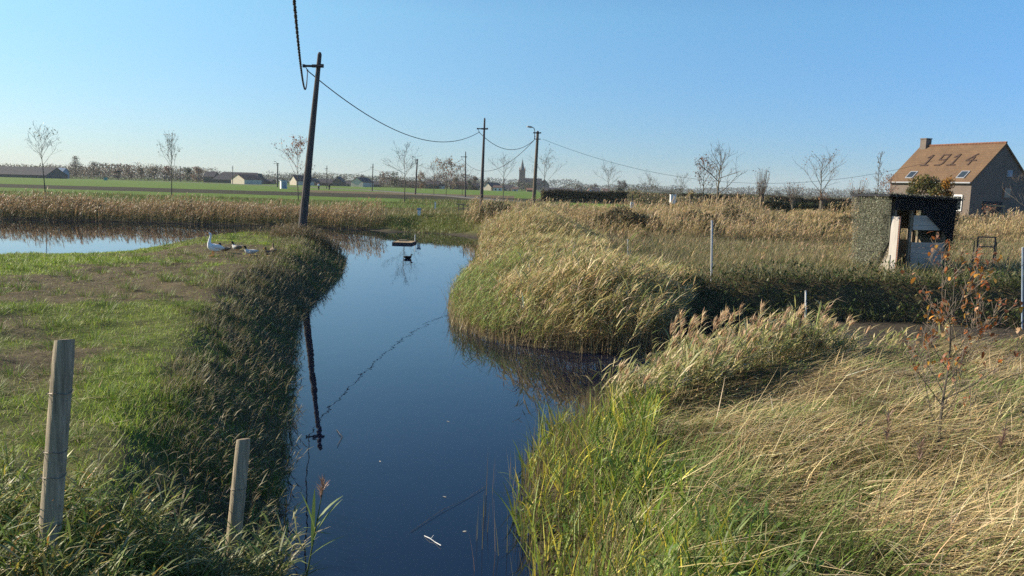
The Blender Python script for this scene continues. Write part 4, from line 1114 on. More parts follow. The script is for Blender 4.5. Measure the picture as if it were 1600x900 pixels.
def hall(name, xa, xb, d, y0, ze, zr, gable):
    a, b2 = (xa - 823) * sc, (xb - 823) * sc
    w = MB(); rf = MB(); m = (a + b2) / 2
    if gable == 'side':
        w.add([(a, y0, 0), (b2, y0, 0), (b2, y0 + d, 0), (a, y0 + d, 0), (a, y0, ze), (b2, y0, ze), (b2, y0 + d, ze), (a, y0 + d, ze), (a, y0 + d / 2, zr), (b2, y0 + d / 2, zr)],
              [(0, 1, 5, 4), (1, 2, 6, 9, 5), (2, 3, 7, 6), (3, 0, 4, 8, 7), (0, 3, 2, 1)])
        rf.slab([(a, y0 - .3, ze), (b2 + .3, y0 - .3, ze), (b2 + .3, y0 + d / 2, zr + .2), (a, y0 + d / 2, zr + .2)], .3)
        rf.slab([(b2 + .3, y0 + d + .3, ze), (a, y0 + d + .3, ze), (a, y0 + d / 2, zr + .2), (b2 + .3, y0 + d / 2, zr + .2)], .3)
    else:
        w.add([(a, y0, 0), (b2, y0, 0), (b2, y0 + d, 0), (a, y0 + d, 0), (a, y0, ze), (b2, y0, ze), (b2, y0 + d, ze), (a, y0 + d, ze), (m, y0, zr), (m, y0 + d, zr)],
              [(0, 1, 5, 8, 4), (1, 2, 6, 5), (2, 3, 7, 9, 6), (3, 0, 4, 7), (0, 3, 2, 1)])
        rf.slab([(a - .3, y0 + d, ze), (a - .3, y0 - .3, ze), (m, y0 - .3, zr + .2), (m, y0 + d, zr + .2)], .3)
        rf.slab([(b2 + .3, y0 - .3, ze), (b2 + .3, y0 + d, ze), (m, y0 + d, zr + .2), (m, y0 - .3, zr + .2)], .3)
    o = w.build(name, M['brick'], ch); rf.build('roof', M['slate'], o)
    for k in range(3):
        f = MB(); f.box((a + (b2 - a) * (k + .5) / 3, y0 - .06, ze * .5), (1.1, .2, ze * .55)); f.build('window', M['glass'], o)
hall('nave', 820, 846, 11, 1.5, zz(288), zz(278.5), 'side')
hall('transept', 842, 858, 16, -1.0, zz(288.5), zz(279.5), 'front')

# the brick house with its date on the roof
HL, HW = 9.6, 8.2
p = at(1571, 223, 79)
hz = 1.15
house = empty('brick_house', (p[0], 79, hz), 'brown brick house with 1914 in dark tiles on its red-brown roof', 'house', rz=R(292.6))
# local frame: +x = gable normal, +y to the front eave side is negative (front normal = -y)
ze, zr = 4.05, 7.7
w = MB()
w.add([(-HL, -HW / 2, -.3), (0, -HW / 2, -.3), (0, HW / 2, -.3), (-HL, HW / 2, -.3), (-HL, -HW / 2, ze), (0, -HW / 2, ze), (0, HW / 2, ze), (-HL, HW / 2, ze), (-HL, 0, zr), (0, 0, zr)],
      [(0, 1, 5, 4), (1, 2, 6, 9, 5), (2, 3, 7, 6), (3, 0, 4, 8, 7), (0, 3, 2, 1)])
w.build('wall', M['brick'], house)
sl_ = (zr - ze) / (HW / 2); o_ = .3
def rp_(u, v, lift=0.0):
    """point on the front roof slope: u along the ridge from the gable (0) leftwards, v up from the eave (0..1)"""
    y = -HW / 2 - o_ + v * (HW / 2 + o_); z = ze - o_ * sl_ + v * (zr - ze + o_ * sl_) + .14
    nn = Vector((0, -sl_, 1)).normalized() * lift
    return Vector((.15 - u, y, z)) + nn
rf = MB(); LL = HL + .3
rf.slab([rp_(LL, 0), rp_(0, 0), rp_(0, 1), rp_(LL, 1)], .14)
rf.slab([Vector((v.x, -v.y, v.z)) for v in (rp_(0, 0), rp_(LL, 0), rp_(LL, 1), rp_(0, 1))], .14)
roof = rf.build('roof', M['tile'], house)
q = MB()
for k in range(28): q.tube([(.15 - LL * k / 28 - .01, 0, zr + .17), (.15 - LL * (k + .94) / 28, 0, zr + .19)], .12, 6)
q.build('ridge_tile', M['redroof'], roof)
q = MB(); q.box((-HL + .5, 0, zr + .2), (.74, .8, 1.4)); q.box((-HL + .5, 0, zr + .92), (.84, .9, .10)); q.build('chimney', M['brick'], roof)
# date in dark tiles: strokes on the slope
def stroke(mb, u0, v0, u1, v1, wd=.17):
    d = Vector((u1 - u0, (v1 - v0) * 6.3)); L = max(d.length, .01); n_ = Vector((-d.y, d.x)) / L * wd / 2; e = d / L * .06
    c4 = [(u0 + n_.x - e.x, v0 + (n_.y - e.y) / 6.3), (u0 - n_.x - e.x, v0 + (-n_.y - e.y) / 6.3), (u1 - n_.x + e.x, v1 + (-n_.y + e.y) / 6.3), (u1 + n_.x + e.x, v1 + (n_.y + e.y) / 6.3)]
    q4 = [rp_(u, v, .035) for u, v in c4]
    mb.slab(q4, .03)
vb, vt = .44, .72
def U(f): return LL * (1 - f)
for f0, ch_ in ((.285, '1'), (.45, '9'), (.605, '1'), (.79, '4')):
    mb = MB(); c = U(f0); hw = .38
    vm = vb + (vt - vb) * .52
    if ch_ == '1': ss = [(c, vb, c, vt), (c, vt, c + .38, vt - .07), (c + .45, vb, c - .40, vb)]
    elif ch_ == '9': ss = [(c - hw, vt, c + hw, vt), (c + hw, vt, c + hw, vm), (c + hw, vm, c - hw, vm), (c - hw, vt, c - hw, vb + .06), (c - hw, vb + .04, c - hw + .2, vb), (c - hw + .2, vb, c + hw, vb)]
    else: ss = [(c - .12, vt, c + .55, vb + .12), (c + .55, vb + .11, c - .5, vb + .11), (c - .05, vb + .2, c - .05, vb)]
    for k, s4 in enumerate(ss): stroke(mb, *s4)
    mb.build('numeral', M['darktile'], roof)
for f0 in (.24, .845):
    sk = MB(); c = U(f0)
    sk.slab([rp_(c + .45, .09, .09), rp_(c - .45, .09, .09), rp_(c - .45, .27, .09), rp_(c + .45, .27, .09)], .1); o = sk.build('skylight', M['galv'], roof)
    gm = MB(); gm.slab([rp_(c + .36, .105, .10), rp_(c - .36, .105, .10), rp_(c - .36, .255, .10), rp_(c + .36, .255, .10)], .01); gm.build('pane', M['glass'], o)
for u, wd, hh, zc in ((1.3, 1.0, 1.6, 1.9), (3.2, 1.3, 1.6, 1.9), (6.2, 1.0, 2.2, 1.1), (9.3, 1.3, 1.5, 1.9)):
    f = MB(); f.box((-u, -HW / 2 - .02, zc), (wd, .14, hh)); o = f.build('window', M['white'], house)
    f = MB()
    for sx in (-1, 1): f.box((-u + sx * wd * .23, -HW / 2 - .095, zc), (wd * .38, .02, hh * .8))
    f.build('pane', M['glass'], o)
f = MB(); f.box((.02, 1.0, 4.9), (.14, .75, .65)); o = f.build('window', M['lamp'], house); f = MB(); f.box((.095, 1.0, 4.9), (.02, .6, .5)); f.build('pane', M['bluegrey'], o)
f = MB(); f.box((.03, .9, 3.0), (.14, 1.0, 1.1)); o = f.build('window', M['brickred'], house); f = MB(); f.box((.105, .9, 3.0), (.02, .8, .9)); f.build('pane', M['glass'], o)
f = MB(); f.box((.03, -1.0, .95), (.14, 2.6, 2.4)); f.build('garage_door', M['dark'], house)
f = MB(); f.tube([(.1, -HW / 2 - .32, ze - .2), (-HL - .1, -HW / 2 - .32, ze - .2)], .08, 6); f.build('gutter', M['lamp'], house)

# ------------------------------------------------------------------ poles and cables
POLE = 'wooden poles carrying the overhead cable'
ATT = {}
def pole(key, px_b, py_b, px_t, py_t, Y, r0, r1, label, mat='creosote', arm=True, lamp=False, Yt=None, arm_len=(1.15, .45), name='utility_pole', drop=.85, cd=.42):
    xb = at(px_b, py_b, Y); z = h1(xb[0], Y) if Y < 95 else 1.3
    top = at(px_t, py_t, Yt or Y)
    # reach the base along the leaning axis
    base = Vector((xb[0], Y, z)); axis = Vector(top) - base
    t = empty(name, base, label, 'street lamp' if lamp else 'pole', POLE)
    mb = MB(); n = 10
    pts = [axis * (k / n) for k in range(-1, n + 1)]
    pts[0] = axis * -.06
    mb.tube(pts, [r0 + (r1 - r0) * max(0, k) / n for k in range(-1, n + 1)] , 12)
    mb.tube([axis, axis * (1 + .012)], [r1, r1 * .55], 12)
    mb.build('shaft', M[mat], t, False)
    u = axis.normalized()
    L = axis.length
    if arm:
        c = axis * (1 - drop / L if not lamp else 1 - .12 / L)
        al = Vector((-1, .05, 0)).normalized()
        a = MB(); a.tube([c - al * arm_len[1] - Vector((0, r1, 0)) * 1.1, c + al * arm_len[0] - Vector((0, r1, 0)) * 1.1], [.055, .055], 6)
        a.box(tuple(c - al * arm_len[1] - Vector((0, r1 * 1.1, -.02))), (.10, .12, .14)); a.box(tuple(c + al * arm_len[0] - Vector((0, r1 * 1.1, 0))), (.10, .12, .13))
        a.tube([c + al * .25 - Vector((0, r1 + .04, .0)), c - al * .25 - Vector((0, r1 + .04, .0))], .075, 6)
        a.build('crossarm', M['iron'], t)
        e = c + al * (arm_len[0] - .08) - Vector((0, r1 * 1.1, 0))
        i_ = MB(); i_.tube([e - Vector((0, 0, .05)), e - Vector((-.05, 0, cd * .7)), e - Vector((-.08, 0, cd))], [.015, .02, .05], 6); i_.build('cable_clamp', M['iron'], t)
        ATT[key] = base + e - Vector((-.08, 0, cd))
    if lamp:
        c = axis * (1 - .75 / L); al = Vector((-1, .05, 0))
        a = MB(); a.tube([c - al * .33 - Vector((0, r1 * 1.2, 0)), c + al * .36 - Vector((0, r1 * 1.2, 0))], .05, 6); a.build('crossarm', M['iron'], t)
        e = c + al * .30 - Vector((0, r1 * 1.2, 0))
        ATT[key] = base + e - Vector((0, 0, .08))
        b0 = e; up_ = Vector((0, 0, 1))
        arm_pts = [b0, b0 + up_ * .8, b0 + up_ * 1.05 + al * .06, b0 + up_ * 1.16 + al * .18, b0 + up_ * 1.20 + al * .30]
        a = MB(); a.tube(arm_pts, .035, 6); la = a.build('lamp_arm', M['iron'], t)
        h0 = arm_pts[-1]; hd = (al + Vector((0, 0, .12))).normalized()
        a = MB(); a.tube([h0 - hd * .04, h0 + hd * .08, h0 + hd * .36, h0 + hd * .55], [(.07, .06), (.13, .09), (.15, .10), (.07, .05)], 8); a.build('lamp_head', M['lamp'], la, True)
    return t
pole('near', 471, 362, 499.5, 85, 35.8, .20, .092, 'tall leaning dark pole at the tip of the left meadow', arm_len=(.62, .20), Yt=35.8, drop=.52, cd=.2)
pole('second', 751.5, 326, 757.3, 186, 71, .175, .075, 'second dark pole standing in tan weeds mid-picture', arm_len=(.60, .28), cd=.3)
pole('lamp', 833.5, 322, 840.3, 206, 84, .215, .13, 'brown pole with a street lamp arm left of the church nave', 'concrete_pole', lamp=True, arm_len=(.42, .30))
pole('thin', 727, 310, 727.6, 237.5, 140, .13, .08, 'thin dark pole with a crossarm left of the second pole', arm_len=(.75, .22))
pole('lamp_far', 649, 305, 652, 249, 165, .17, .13, 'distant pole with a curved street lamp right of the wide bare tree', lamp=True, arm_len=(.5, .2))
pole('far', 581.5, 301, 582.8, 256, 205, .13, .10, 'far thin pole over the middle of the village', arm_len=(.6, .2))
pole('farther', 510.5, 299, 510.8, 259, 240, .13, .10, 'far thin pole just right of the leaning pole', arm_len=(.6, .2))
pole('hut_lamp', 433.5, 294, 434, 255, 245, .19, .17, 'far lamp pole beside the small white hut', lamp=True)
pole('pale', 363.5, 290, 363.7, 259, 330, .14, .12, 'far thin pole in front of the pale barn gable', arm_len=(.4, .2))
pole('rusty', 310, 287, 310, 260, 380, .14, .12, 'far thin pole among the rusty trees', arm_len=(.4, .2))
pole('conifer', 282, 286, 282, 260, 400, .16, .14, 'far thin pole left of the conifer-like tree', arm_len=(.4, .2))

def cable(pts, r, label, name='overhead_cable', sides=5, group='spans of the overhead cable'):
    p0 = Vector(pts[0]); mb = MB(); mb.tube([Vector(p) - p0 for p in pts], r, sides)
    o = mb.build(name, M['cable'], None, True, loc=p0)
    return tag(o, label, 'cable', group)
def span(a, b2, sag, n=40, skew=0.0):
    a, b2 = Vector(a), Vector(b2); out = []
    for k in range(n + 1):
        t = k / n; p = a.lerp(b2, t); s = 4 * t * (1 - t)
        p.z -= sag * s; out.append(p)
    return out
# thick twisted bundle that comes over the camera from a pole behind
A = ATT['near']
# one vertical plane from the pole to a support behind the camera, hanging as a parabola
KX = (A.x - at(459.5, 0, 9.3)[0]) / (A.y - 9.3)
CX = A.x - KX * A.y
def hang(Y):
    x = KX * Y + CX
    return Vector((x, Y, 5.38 + (A.z - 5.38) * ((Y - 12.3) / (A.y - 12.3)) ** 2))
ctrl = [A] + [hang(A.y + (-4.0 - A.y) * k / 16) for k in range(1, 17)]
def catmull(P, m=14):
    out = []
    for i in range(len(P) - 1):
        p0, p1, p2, p3 = P[max(i - 1, 0)], P[i], P[i + 1], P[min(i + 2, len(P) - 1)]
        for k in range(m):
            t = k / m
            out.append(.5 * ((2 * p1) + (p2 - p0) * t + (2 * p0 - 5 * p1 + 4 * p2 - p3) * t * t + (3 * p1 - p0 - 3 * p2 + p3) * t ** 3))
    out.append(P[-1]); return out
cl = catmull(ctrl, 18)
mb = MB(); s = 0.0
for strand in range(3):
    q = []; s = 0
    for i, p in enumerate(cl):
        if i: s += (cl[i] - cl[i - 1]).length
        a = s * 2 * math.pi / .30 + strand * 2.094
        q.append(p + Vector((math.cos(a) * .012, 0, math.sin(a) * .012)) - A)
    mb.tube(q, .0125, 5)
tag(mb.build('overhead_cable', M['cable'], None, True, loc=A), 'thick twisted cable looping down from the top of the picture to the leaning pole', 'cable', 'spans of the overhead cable')
tgt = at(700, 222.5, 55)
B = ATT['second']
def span_fit(a, b2, px, py, Yl):
    zl = at(px, py, Yl)[2]; t = (Yl - a.y) / (b2.y - a.y); zs = a.z + (b2.z - a.z) * t
    return span(a, b2, max(.05, (zs - zl) / (4 * t * (1 - t))))
cable(span_fit(A, B, 680, 221.5, 58.5), .024, 'deeply sagging cable between the leaning pole and the second pole')
cable(span(B, ATT['lamp'], 1.25), .026, 'short sagging cable between the second pole and the street lamp pole')
cable(span(ATT['lamp'], ATT['thin'], 2.6), .03, 'cable from the street lamp pole back to the thin pole on its left')
cable(span(ATT['thin'], ATT['lamp_far'], 1.4), .03, 'faint cable between the thin pole and the distant street lamp')
cable(span(ATT['lamp_far'], ATT['far'], 1.2), .03, 'faint cable from the distant street lamp to the far pole over the village')
cable(span(ATT['far'], ATT['farther'], 1.4), .03, 'faint cable across the village left of the far pole')
cable(span(Vector((ATT['lamp'].x + .85, 83.9, ATT['lamp'].z + .1)), Vector(at(1460, 251, 80.5)), 3.3, 60), .014, 'long thin cable from the street lamp pole to the brick house')
#PART3

# ------------------------------------------------------------------ fence posts at the front left
def fence_post(pb, pt, Y, r, label, seed, wires):
    b0 = Vector(at(*pb, Y)); t0 = Vector(at(*pt, Y)); ax = t0 - b0
    base = b0 - ax.normalized() * .55
    t = empty('fence_post', base, label, 'fence post', 'round wooden fence posts')
    r_ = random.Random(seed); mb = MB(); ax2 = t0 - base; n = 14; N = 20
    V, F = [], []
    amp = [r_.uniform(-.05, .05) for _ in range(N)]
    for i in range(n + 1):
        for k in range(N):
            a = 2 * math.pi * k / N
            rr = r * (1.05 - .10 * i / n) * (1 + amp[k] + r_.uniform(-.012, .012)) * (.93 if i == n else 1)
            V.append(ax2 * (i / n) + Vector((math.cos(a) * rr, math.sin(a) * rr, (.012 if i == n else 0) * math.cos(a + 1))))
    for i in range(n):
        for k in range(N): F.append((i * N + k, i * N + (k + 1) % N, (i + 1) * N + (k + 1) % N, (i + 1) * N + k))
    mb.add(V, F); mb.build('shaft', M['fence_post'], t, True)
    e = MB(); top = V[n * N:]; c = sum(top, Vector()) / N
    e.add(top + [c + Vector((0, 0, .006))], [(k, (k + 1) % N, N) for k in range(N)]); e.build('cut_top', M['post_end'], t)
    for f in wires:
        w = MB(); c = ax2 * f
        w.tube([c + Vector((math.cos(a) * r * 1.09, math.sin(a) * r * 1.09, .006 * math.sin(3 * a))) for a in [2 * math.pi * k / 18 for k in range(19)]], .0022, 5)
        w.tube([c + Vector((-r * 1.05, -.02, 0)), c + Vector((-r * 1.4, -.05, -.03))], .002, 4); w.build('tie_wire', M['wire'], t)
    return t
fence_post((81, 792), (101, 531), 4.7, .061, 'tall leaning round fence post with tie wires at the left', 1, (.47, .57, .80))
fence_post((371, 778), (380, 686), 6.0, .057, 'short round fence post near the canal edge', 2, (.62,))

# ------------------------------------------------------------------ the netted hide
p = at(1391, 415, 25.8); hb = h1(p[0], 25.8) - .03
hide = empty('wildlife_hide', (p[0], 25.8, hb), 'wooden hide draped in camouflage netting on the grassy bank', 'hide', rz=R(15))
W_, D_, H_ = 2.08, 1.5, 2.36
f = MB()
for x_, y_ in ((.05, .05), (W_ - .05, .05), (W_ - .05, D_ - .05), (.05, D_ - .05)): f.box((x_, y_, H_ / 2), (.09, .09, H_))
f.box((.68, .05, H_ / 2), (.08, .09, H_)); f.box((W_ / 2, .05, H_ - .06), (W_ - .2, .08, .1)); f.box((W_ / 2, D_ - .05, H_ - .06), (W_ - .2, .08, .1))
f.build('frame', M['greywood'], hide)
bw = MB(); bw.box((W_ / 2, D_ + .02, .48), (W_ + .04, .03, .96)); bw.box((W_ / 2, D_ + .02, 1.84), (W_ + .04, .03, 1.0))
for x_ in (.36, 1.22, 1.55, 1.92): bw.box((x_, D_ + .02, 1.15), (.09, .028, .38))
bw.build('rear_wall', M['greywood'], hide)
s_ = MB(); s_.box((-.02, D_ / 2, 1.15), (.03, D_ - .1, 2.2)); s_.build('side_wall', M['greywood'], hide)
s_ = MB(); s_.box((W_ + .02, D_ / 2, .55), (.03, D_ - .1, 1.05)); s_.build('side_wall', M['greywood'], hide)
fp = MB()
for k in range(5): fp.box((1.36, -.012, .16 + .178 * k), (1.28, .025, .172))
M['hide_panel'] = mat_plain('faded_boards', (.40, .33, .275), .85, .2, 5, stretch=(.5, 3, 3), bump=.3)
fp.build('front_panel', M['hide_panel'], hide)
up_ = MB()
for k in range(3): up_.box((1.25, -.012, 1.44 + .16 * k), (1.05, .025, .155))
M['hide_panel2'] = mat_plain('pale_boards', (.42, .38, .33), .85, .2, 5, stretch=(.5, 3, 3), bump=.3)
up_.build('upper_panel', M['hide_panel2'], hide)
wb = MB(); wb.box((-.04, -.10, .90), (.24, .035, 1.78), R(-66)); o = wb.build('white_board', M['boardwhite'], hide)
wb = MB(); wb.box((.025, -.235, .90), (.035, .05, 1.78), R(-66)); wb.build('board_edge', M['brickred'], o)
lw = MB(); lw.slab([(-.30, .28, 0), (-.10, -.06, 0), (-.10, -.06, .55), (-.16, .02, .5)], .02); lw.build('leaning_sheet', M['cream'], hide)
rf = MB(); rf.slab([(-.40, -.2, H_ + .14), (W_ + .32, -.2, H_ + .05), (W_ + .32, D_ + .2, H_ + .02), (-.40, D_ + .2, H_ + .11)], .07); rf.build('roof', M['dark'], hide)
g = np.random.default_rng(5)
NET_SUNLIT = [(.36, .36, .27), (.32, .335, .25), (.40, .38, .29), (.25, .26, .19)]  # grey-green netting, lightened to put the sun on the left wall into its colour
NETD = [(.030, .032, .026), (.045, .045, .034), (.022, .026, .02)]
M['tarp'] = mat_plain('net_backing', (.07, .072, .052), .9, .3, 9)
def net(P, pal, s=.042):
    n = len(P); b_ = Blades()
    b_.add(P, g.uniform(.6, 1.3, n) * s, g.uniform(.5, 1, n) * s * .7, g.uniform(0, 6.28, n), g.uniform(.4, 2.4, n), .6, pick(pal, n), 1, 'stem'); return b_
n = 9000; y_ = g.uniform(-.10, D_ + .15, n); z_ = g.uniform(.12, H_ + .1, n)
k = ~((y_ < .35) & (z_ < .95 - 1.2 * y_)) & ~((y_ < .16) & (z_ < 1.86)); y_, z_ = y_[k], z_[k]
nb = net(np.stack([-.13 - .13 * (.5 - abs(fbm(y_, z_, .6, 4) - .5)) - .1 * g.random(len(y_)) - .12 * sstep(.9, 2.2, z_) , y_, z_], 1), NET_SUNLIT)
nb.build('camouflage_net', M['leaf'], hide)
tp_ = MB(); tp_.slab([(-.05, -.05, 2.0), (1.0, -.05, 2.0), (1.0, -.05, H_ + .05), (-.05, -.05, H_ + .08)], .012)
tp_.slab([(1.0, -.05, 2.0), (W_ + .22, -.05, 1.0), (W_ + .28, -.05, H_), (1.0, -.05, H_ + .05)], .012); tp_.build('dark_tarp', M['dark'], hide)
tp_ = MB(); tp_.slab([(W_ + .08, .0, .3), (W_ + .08, D_, .3), (W_ + .26, D_, H_), (W_ + .26, 0, H_)], .012); tp_.build('side_tarp', M['tarp'], hide); tp_ = MB(); tp_.slab([(-.07, D_, .05), (-.07, .55, .05), (-.09, .05, 1.0), (-.14, D_, 1.0)], .012); tp_.build('side_tarp', M['tarp'], hide); tp_ = MB(); tp_.slab([(-.14, D_, 1.0), (-.09, .05, 1.0), (-.20, -.05, H_ + .03), (-.20, D_, H_ + .03)], .012); tp_.build('side_tarp', M['tarp'], hide)
n = 10000; x_ = g.uniform(-.05, W_ + .3, n); z_ = g.uniform(.3, H_ + .12, n)
edge_ = np.where(x_ < 1.0, 1.97, 1.97 - 1.25 * np.clip((x_ - 1.05) / 1.2, 0, 1) ** 1.25)
k = z_ > edge_ + .08 * g.normal(0, 1, n); x_, z_ = x_[k], z_[k]
nb = net(np.stack([x_, -.10 - .10 * g.random(len(x_)), z_], 1), NETD)
nb.build('hanging_net', M['leaf'], hide)
n = 7000; y_ = g.uniform(-.1, D_ + .15, n); z_ = g.uniform(.1, H_ + .1, n)
nb = net(np.stack([W_ + .06 + .26 * sstep(.4, 2.3, z_) + .06 * g.random(n), y_, z_], 1), NETD)
nb.build('camouflage_net', M['leaf'], hide)
n = 2600; x_ = g.uniform(-.45, W_ + .36, n); y_ = g.choice([-.22, D_ + .2], n) + g.normal(0, .05, n); k = g.random(n) < .5
y_[k] = g.uniform(-.2, D_ + .2, k.sum()); 
nb = net(np.stack([x_, y_, H_ + .13 - .033 * x_ + g.normal(0, .025, n)], 1), NETD + NET_SUNLIT[:1], .05)
nb.build('roof_net', M['leaf'], hide)

# ------------------------------------------------------------------ stakes, gate, boxes
def stake(px, pt, pb, Y, r, label, mat='galv'):
    b0, t0 = Vector(at(px, pb, Y)), Vector(at(px, pt, Y))
    zb = min(b0.z, h1(b0.x, Y)) - .15
    t = empty('fence_stake', (b0.x, Y, zb), label, 'stake', 'thin metal fence stakes')
    mb = MB(); mb.tube([(0, 0, 0), (t0.x - b0.x, 0, t0.z - zb)], r, 8); mb.build('shaft', M[mat], t)
    c = MB(); c.tube([(t0.x - b0.x, 0, t0.z - zb), (t0.x - b0.x, 0, t0.z - zb + .03)], [r * 1.25, r * 1.1], 8); c.build('cap', M['lamp'], t)
    i_ = MB(); z_ = (t0.z - zb) * .82; i_.tube([(t0.x - b0.x, -r, z_), (t0.x - b0.x, -r - .05, z_ + .02), (t0.x - b0.x, -r - .05, z_ + .06)], .008, 5); i_.build('wire_clip', M['iron'], t)
stake(1112.5, 346, 432, 22.6, .030, 'tall metal stake on the bank left of the hide')
stake(1259, 456, 535, 19.2, .021, 'pale metal stake standing in the muddy inlet', 'white')
stake(981, 375, 400, 32, .022, 'short metal stake in the grass before the dark hollow')
stake(1598, 388, 530, 20.5, .024, 'pale metal stake at the right picture edge', 'bluegrey')

p = at(1537, 421, 26.6); gz = h1(p[0], 26.6)
gate = empty('mesh_gate', (p[0], 26.6, gz - .05), 'small dark metal gate with wire mesh right of the hide', 'gate', rz=R(8))
f = MB()
for x_ in (-.32, .32): f.box((x_, 0, .58), (.035, .035, 1.16))
f.box((0, 0, 1.14), (.60, .04, .04)); f.box((0, 0, .82), (.60, .035, .035)); f.box((0, 0, .12), (.60, .04, .04)); f.build('frame', M['iron'], gate)
f = MB()
for k in range(9): f.tube([(-.3, .0, .18 + .1 * k), (.3, .0, .18 + .1 * k)], .0035, 4, cap=False)
for k in range(8): f.tube([(-.26 + .075 * k, .012, .12), (-.26 + .075 * k, .012, 1.12)], .0035, 4, cap=False)
f.build('wire_mesh', M['wire'], gate)
f = MB()
for x_ in (-.40, .42): f.tube([(x_, .05, -.1), (x_, .05, 1.0)], .018, 6)
f.build('gate_post', M['bark'], gate)

def onland(px, Y): 
    p = at(px, 320, Y); return (p[0], Y, h1(p[0], Y))
L = onland(1051, 70)
t = empty('cabinet', L, 'white cabinet with a yellow lower half standing in tall weeds', 'cabinet')
z0 = at(1051, 327, 70)[2] - L[2]; z1 = at(1051, 318.5, 70)[2] - L[2]; z2 = at(1051, 305, 70)[2] - L[2]
f = MB(); f.box((0, 0, (z1 - .05) / 2), (.40, .36, z1 + .05)); f.build('base', M['yellow'], t)
f = MB(); f.box((0, 0, (z1 + z2) / 2 + .01), (.48, .42, z2 - z1 - .02)); bx = f.build('body', M['white'], t)
f = MB(); f.box((0, 0, z2 + .03), (.54, .48, .06)); f.build('lid', M['white'], bx)
L = onland(988, 66)
t = empty('fence_energizer', L, 'white and blue electric fence box on a dark post before the hedge', 'fence box')
zt = at(988, 304, 66)[2] - L[2]; zb_ = at(988, 327, 66)[2] - L[2]; zm = at(988, 317, 66)[2] - L[2]
f = MB(); f.box((0, .1, zt / 2 - .1), (.12, .1, zt + .2)); f.build('post', M['bark'], t)
f = MB(); f.box((0, -.05, (zb_ + zm) / 2 + .1), (.34, .16, max(.3, zm - zb_))); o = f.build('box', M['white'], t)
f = MB(); f.box((.05, -.145, (zb_ + zm) / 2 + .05), (.2, .03, .2)); f.build('panel', M['bluegrey'], o)
L = onland(655, 61)
t = empty('fence_energizer', L, 'small white box with a grey lid in the green grass by the pond', 'fence box')
f = MB(); f.box((0, 0, .22), (.22, .18, .48)); f.build('body', M['white'], t); f = MB(); f.box((0, 0, .52), (.30, .26, .14)); f.build('lid', M['bluegrey'], t)
L = onland(680, 78)
t = empty('marker_post', L, 'short white marker post on the green verge', 'post')
f = MB(); f.box((0, 0, .30), (.13, .1, .7)); f.build('shaft', M['white'], t); f = MB(); f.box((0, 0, .69), (.15, .12, .07)); f.build('cap', M['lamp'], t)
L = onland(724, 72)
t = empty('wooden_rail', L, 'little raw wooden rail frame in the weeds left of the second pole', 'wooden frame')
f = MB()
for x_ in (-.42, 0.0, .40): f.box((x_, 0, .35), (.09, .09, 1.0), tilt=('Y', .08 * x_))
f.build('post', M['rawwood'], t); f = MB(); f.box((0, -.07, .72), (1.15, .05, .13), tilt=('Y', .06)); f.box((0, -.07, .35), (1.0, .05, .11), tilt=('Y', -.1)); f.build('rail', M['rawwood'], t)
L = onland(1566, 78)
t = empty('wooden_pergola', L, 'weathered wooden frame with a top beam in front of the house hedge', 'pergola')
hh_ = at(1566, 322, 78)[2] - L[2]
f = MB(); f.box((-.75, 0, hh_ + .02), (2.0, .14, .12), tilt=('Y', .03)); f.build('beam', M['rawwood'], t)
f = MB(); f.box((.18, 0, hh_ / 2 - .1), (.13, .13, hh_ + .1)); f.build('post', M['greywood'], t)
f = MB(); f.tube([(.15, 0, hh_ * .45), (-.75, 0, hh_ * .82)], .05, 6); f.build('brace', M['rawwood'], t)
f = MB(); f.box((.9, .1, hh_ / 2 - .2), (.12, .12, hh_ - .1)); f.build('post', M['greywood'], t)
# white hut and teal bin far across the field
p = at(443, 294.5, 205)
t = empty('kiosk', (p[0], 205, 1.2), 'small white hut with a dark blue-grey side in the green field', 'hut', rz=R(28))
zr_ = at(443, 281.5, 205)[2] - 1.2
f = MB(); f.box((0, 0, zr_ / 2 - .1), (1.5, 1.5, zr_ - .2)); f.build('wall', M['white'], t)
f = MB(); f.box((0, 0, zr_ - .1), (1.8, 1.8, .2)); f.build('roof', M['bluegrey'], t); f = MB(); f.box((.05, -.77, zr_ / 2 - .1), (1.1, .06, zr_ - .5)); f.build('side_panel', M['bluegrey'], t)  # blue-grey panel over most of the front face
p = at(165, 281, 330)
t = empty('container_box', (p[0], 330, 1.2), 'small teal box standing at the far edge of the field', 'box')
f = MB(); f.box((0, 0, .6), (1.0, 1.0, 1.3)); f.build('body', M['teal'], t); f = MB(); f.box((0, 0, 1.3), (1.15, 1.15, .12)); f.build('lid', M['teal'], t)

